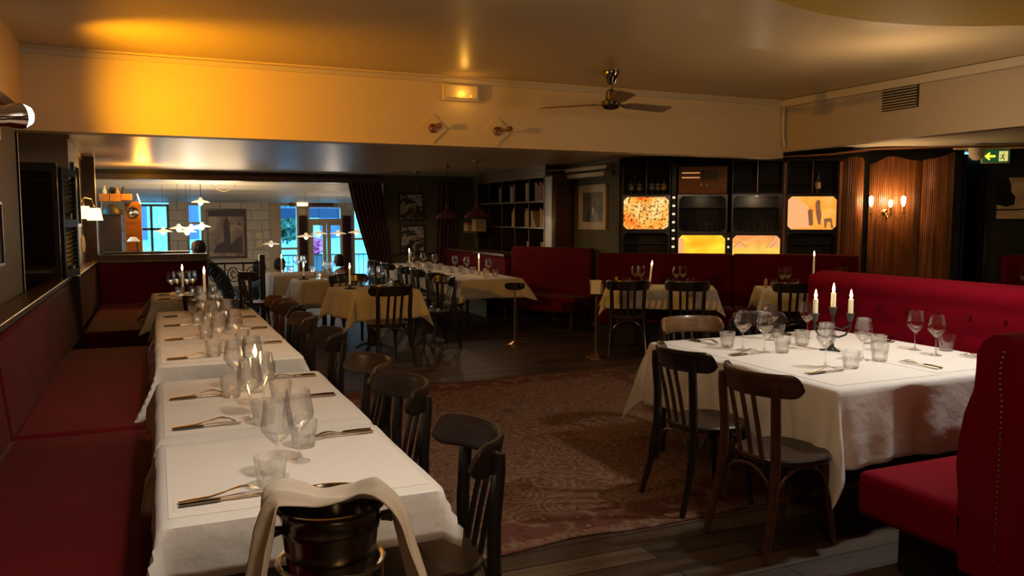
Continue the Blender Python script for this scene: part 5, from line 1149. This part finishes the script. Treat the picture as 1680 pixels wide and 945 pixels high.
# heater and lantern above the door
tag(MB().box(3.8, 5.15, YF-.3, YF-.12, 1.93, 2.08).box(4.0, 4.9, YF-.31, YF-.3, 1.95, 2.06).build('wall_heater', 'wood_rail', bevel=.01), 'long brown heater above the street door', 'heater')
tag(MB().box(4.02, 4.34, YF-.42, YF-.32, 1.94, 2.12).build('exit_lantern', 'shade_glow', bevel=.01), 'small glowing red-white lantern sign above the front window', 'lantern')
mat('chalk', (.05, .08, .09), .6); mat('chalk_white', (.5, .62, .66), .6)
# scroll railing near the drop to the lower floor
sr = empty('scroll_railing', (0, 12.42, 0)); tag(sr, 'black iron railing with scrolls beside the steps', 'railing')
MB().tube([(.62, 0, .93), (1.40, 0, .93)], .014).build('top_bar', 'iron', sr); MB().tube([(.62, 0, .12), (1.40, 0, .12)], .012).build('bottom_bar', 'iron', sr)
MB().box(1.38, 1.46, -.04, .04, -.5, 1.05).build('post', 'wood_black', sr, bevel=.004)
for x in (.64, .90, 1.16): MB().tube([(x, 0, -.5), (x, 0, .93)], .011, 6).build('baluster', 'iron', sr)
for cx, cz in ((1.28, .78), (1.02, .78), (.77, .78), (1.28, .45), (1.02, .45), (.77, .45)):
    MB().tube([(cx+(.015+.085*k/22)*math.cos(k*.55), 0, cz+(.015+.085*k/22)*1.3*math.sin(k*.55)) for k in range(23)], .008, 6).build('scroll', 'iron', sr)
light('steps_glow', 'POINT', (1.6, 14.6, 1.4), 3, (.55, .7, 1), .2)

# people
def person(label, base, pts, edges, radii, parts, cloth_m):
    t = empty('person', base); tag(t, label, 'person')
    me = bpy.data.meshes.new('body'); me.from_pydata(pts, edges, []); o = bpy.data.objects.new('body', me); COL.objects.link(o); o.parent = t
    me.materials.append(M[cloth_m]); sk = o.modifiers.new('skin', 'SKIN'); sk.use_smooth_shade = True
    lay = me.skin_vertices[0] if me.skin_vertices else None
    if lay is None:
        return t
    for v, r_ in zip(lay.data, radii): v.radius = (r_, r_*.85)
    lay.data[0].use_root = True
    o.modifiers.new('sub', 'SUBSURF').levels = 1; o.modifiers['sub'].render_levels = 2
    return t
def make_person(label, loc, rz, sit, cloth_m, hair_h=.0, lean=0., arm='table', cap=False, skin_head=True):
    # local: faces +x. feet at z=0
    hip = .48 if sit else .90
    L = lambda z: lean*(z-hip)
    p = [(0, 0, hip), (L(hip+.25), 0, hip+.25), (L(hip+.45)*1.1, 0, hip+.45), (L(hip+.55)*1.2, 0, hip+.55)]
    r_ = [.15, .14, .15, .055]; e = [(0, 1), (1, 2), (2, 3)]
    hx = L(hip+.62)*1.25+.02
    for s_ in (-1, 1):
        k = len(p)
        if sit: p += [(.05, s_*.1, hip-.01), (.42, s_*.12, hip+.0), (.40, s_*.12, .08), (.5, s_*.12, .04)]
        else: p += [(0, s_*.09, hip-.06), (.02, s_*.10, .48), (-.02, s_*.10, .08), (.10, s_*.11, .04)]
        r_ += [.10, .075, .045, .04]; e += [(0, k), (k, k+1), (k+1, k+2), (k+2, k+3)]
        k = len(p); sx = L(hip+.45)*1.1
        p += [(sx, s_*.19, hip+.44), (sx+.08, s_*.23, hip+.20), (sx+.30, s_*.17, hip+.20), (sx+.38, s_*.14, hip+.22)]
        r_ += [.065, .045, .034, .022]; e += [(2, k), (k, k+1), (k+1, k+2), (k+2, k+3)]
    t = person(label, loc, p, e, r_, None, cloth_m); t.rotation_euler[2] = rz
    hz = hip+.70
    hd = MB(); n = 20
    prof = [(.001, -.125), (.045, -.115), (.062, -.07), (.074, -.01), (.078, .04), (.066, .09), (.035, .118), (.001, .125)]
    hd.lathe(prof, n, cap=False); hd.v = [(v[0]*1.15+hx+(.01 if v[0] > 0 else 0), v[1], v[2]+hz) for v in hd.v]
    hd.tube([(hx+.085, 0, hz+.01), (hx+.108, 0, hz-.02), (hx+.088, 0, hz-.03)], [.008, .013, .008], 6)
    hd.tube([(hx+.085, -.018, hz-.062), (hx+.09, 0, hz-.064), (hx+.085, .018, hz-.062)], .006, 6)
    for s_ in (-1, 1): hd.tube([(hx, s_*.078, hz-.02), (hx, s_*.088, hz+.01), (hx, s_*.078, hz+.03)], .010, 6)
    hd.build('head', 'skin', t)
    for s_ in (-1, 1):
        mb = MB(); bx_ = L(hip+.45)*1.1+.38
        mb.tube([(bx_, s_*.14, hip+.22), (bx_+.05, s_*.135, hip+.215), (bx_+.09, s_*.13, hip+.21)], [.022, .034, .03], 8, flat=.5)
        for q_ in range(4): mb.tube([(bx_+.08, s_*.13+(-.024+.016*q_), hip+.21), (bx_+.12, s_*.13+(-.026+.0175*q_), hip+.205), (bx_+.145, s_*.13+(-.026+.0175*q_), hip+.19)], [.009, .008, .006], 6)
        mb.tube([(bx_+.03, s_*.11, hip+.215), (bx_+.06, s_*.085, hip+.205), (bx_+.09, s_*.08, hip+.20)], [.011, .009, .007], 6)
        mb.build('hand', 'skin', t)
    hr = MB().lathe([(.001, .135), (.045, .128), (.082, .085), (.092, .03), (.090, -.03-hair_h*.3), (.07, -.08-hair_h), (.05, -.06-hair_h), (.001, -.0)], 20, cap=False)
    hr.v = [(v[0]*1.12+hx-.022, v[1]*1.02, v[2]+hz) for v in hr.v]; hr.build('hair', 'hair', t)
    if cap: c_ = MB().lathe([(.001, .15), (.06, .14), (.097, .09), (.10, .05)], 20, cap=False); c_.v = [(v[0]*1.1+hx-.01, v[1], v[2]+hz) for v in c_.v]; c_.prism([(hx+.05, -.07), (hx+.19, -.05), (hx+.2, 0), (hx+.19, .05), (hx+.05, .07)], hz+.05, hz+.058, 'z'); c_.build('cap', 'cloth_dark', t)
    return t
make_person('person in dark clothes leaning forward at the counter beyond the left row', (1.06, 14.0, -.5), R(175), False, 'cloth_dark', 0, .55)
make_person('person in a blue shirt with dark hair sitting beyond the scroll railing', (1.42, 14.5, -.5+.05), R(10), True, 'cloth_blue', .04, .25)
make_person('person in a dark cap sitting before the front window', (2.03, 15.0+1, -.5), R(-20), True, 'cloth_dark', 0, .15, cap=True)
make_person('person in a dark hooded top sitting beside the street door', (3.72, 17.4, -.5), R(200), True, 'cloth_red', .05, .2)
def stool(x, y, z, h, lb):
    t = empty('cafe_stool', (x, y, z)); tag(t, lb, 'stool', 'stools in the far hall')
    MB().lathe([(.001, h-.03), (.17, h-.03), (.175, h-.01), (.16, h), (.001, h)], 20, cap=False).build('seat', 'wood_brown', t)
    for a in (45, 135, 225, 315): MB().tube([(.1*math.cos(R(a)), .1*math.sin(R(a)), h-.03), (.17*math.cos(R(a)), .17*math.sin(R(a)), 0)], .014, 8).build('leg', 'iron', t)
stool(1.42, 14.5, -.5, .40, 'stool under the person in the blue shirt'); stool(2.03, 16.0, -.5, .35, 'stool under the person in the dark cap'); stool(3.72, 17.4, -.5, .35, 'stool under the person in the hooded top')
# chairs with hung cloth beyond the corner banquette, on the lower floor
c_ = chair(ch_black, .95, 12.85, 10, 'black chair on the lower floor beyond the railing with a cloth over its back', 'chairs on the lower floor'); c_.location.z = -.5
MB().box(-.17, .17, -.31, -.295, .5, .86).box(-.17, .17, -.295, -.2, .872, .882).build('hung_cloth', 'linen_far', c_, smooth=False)
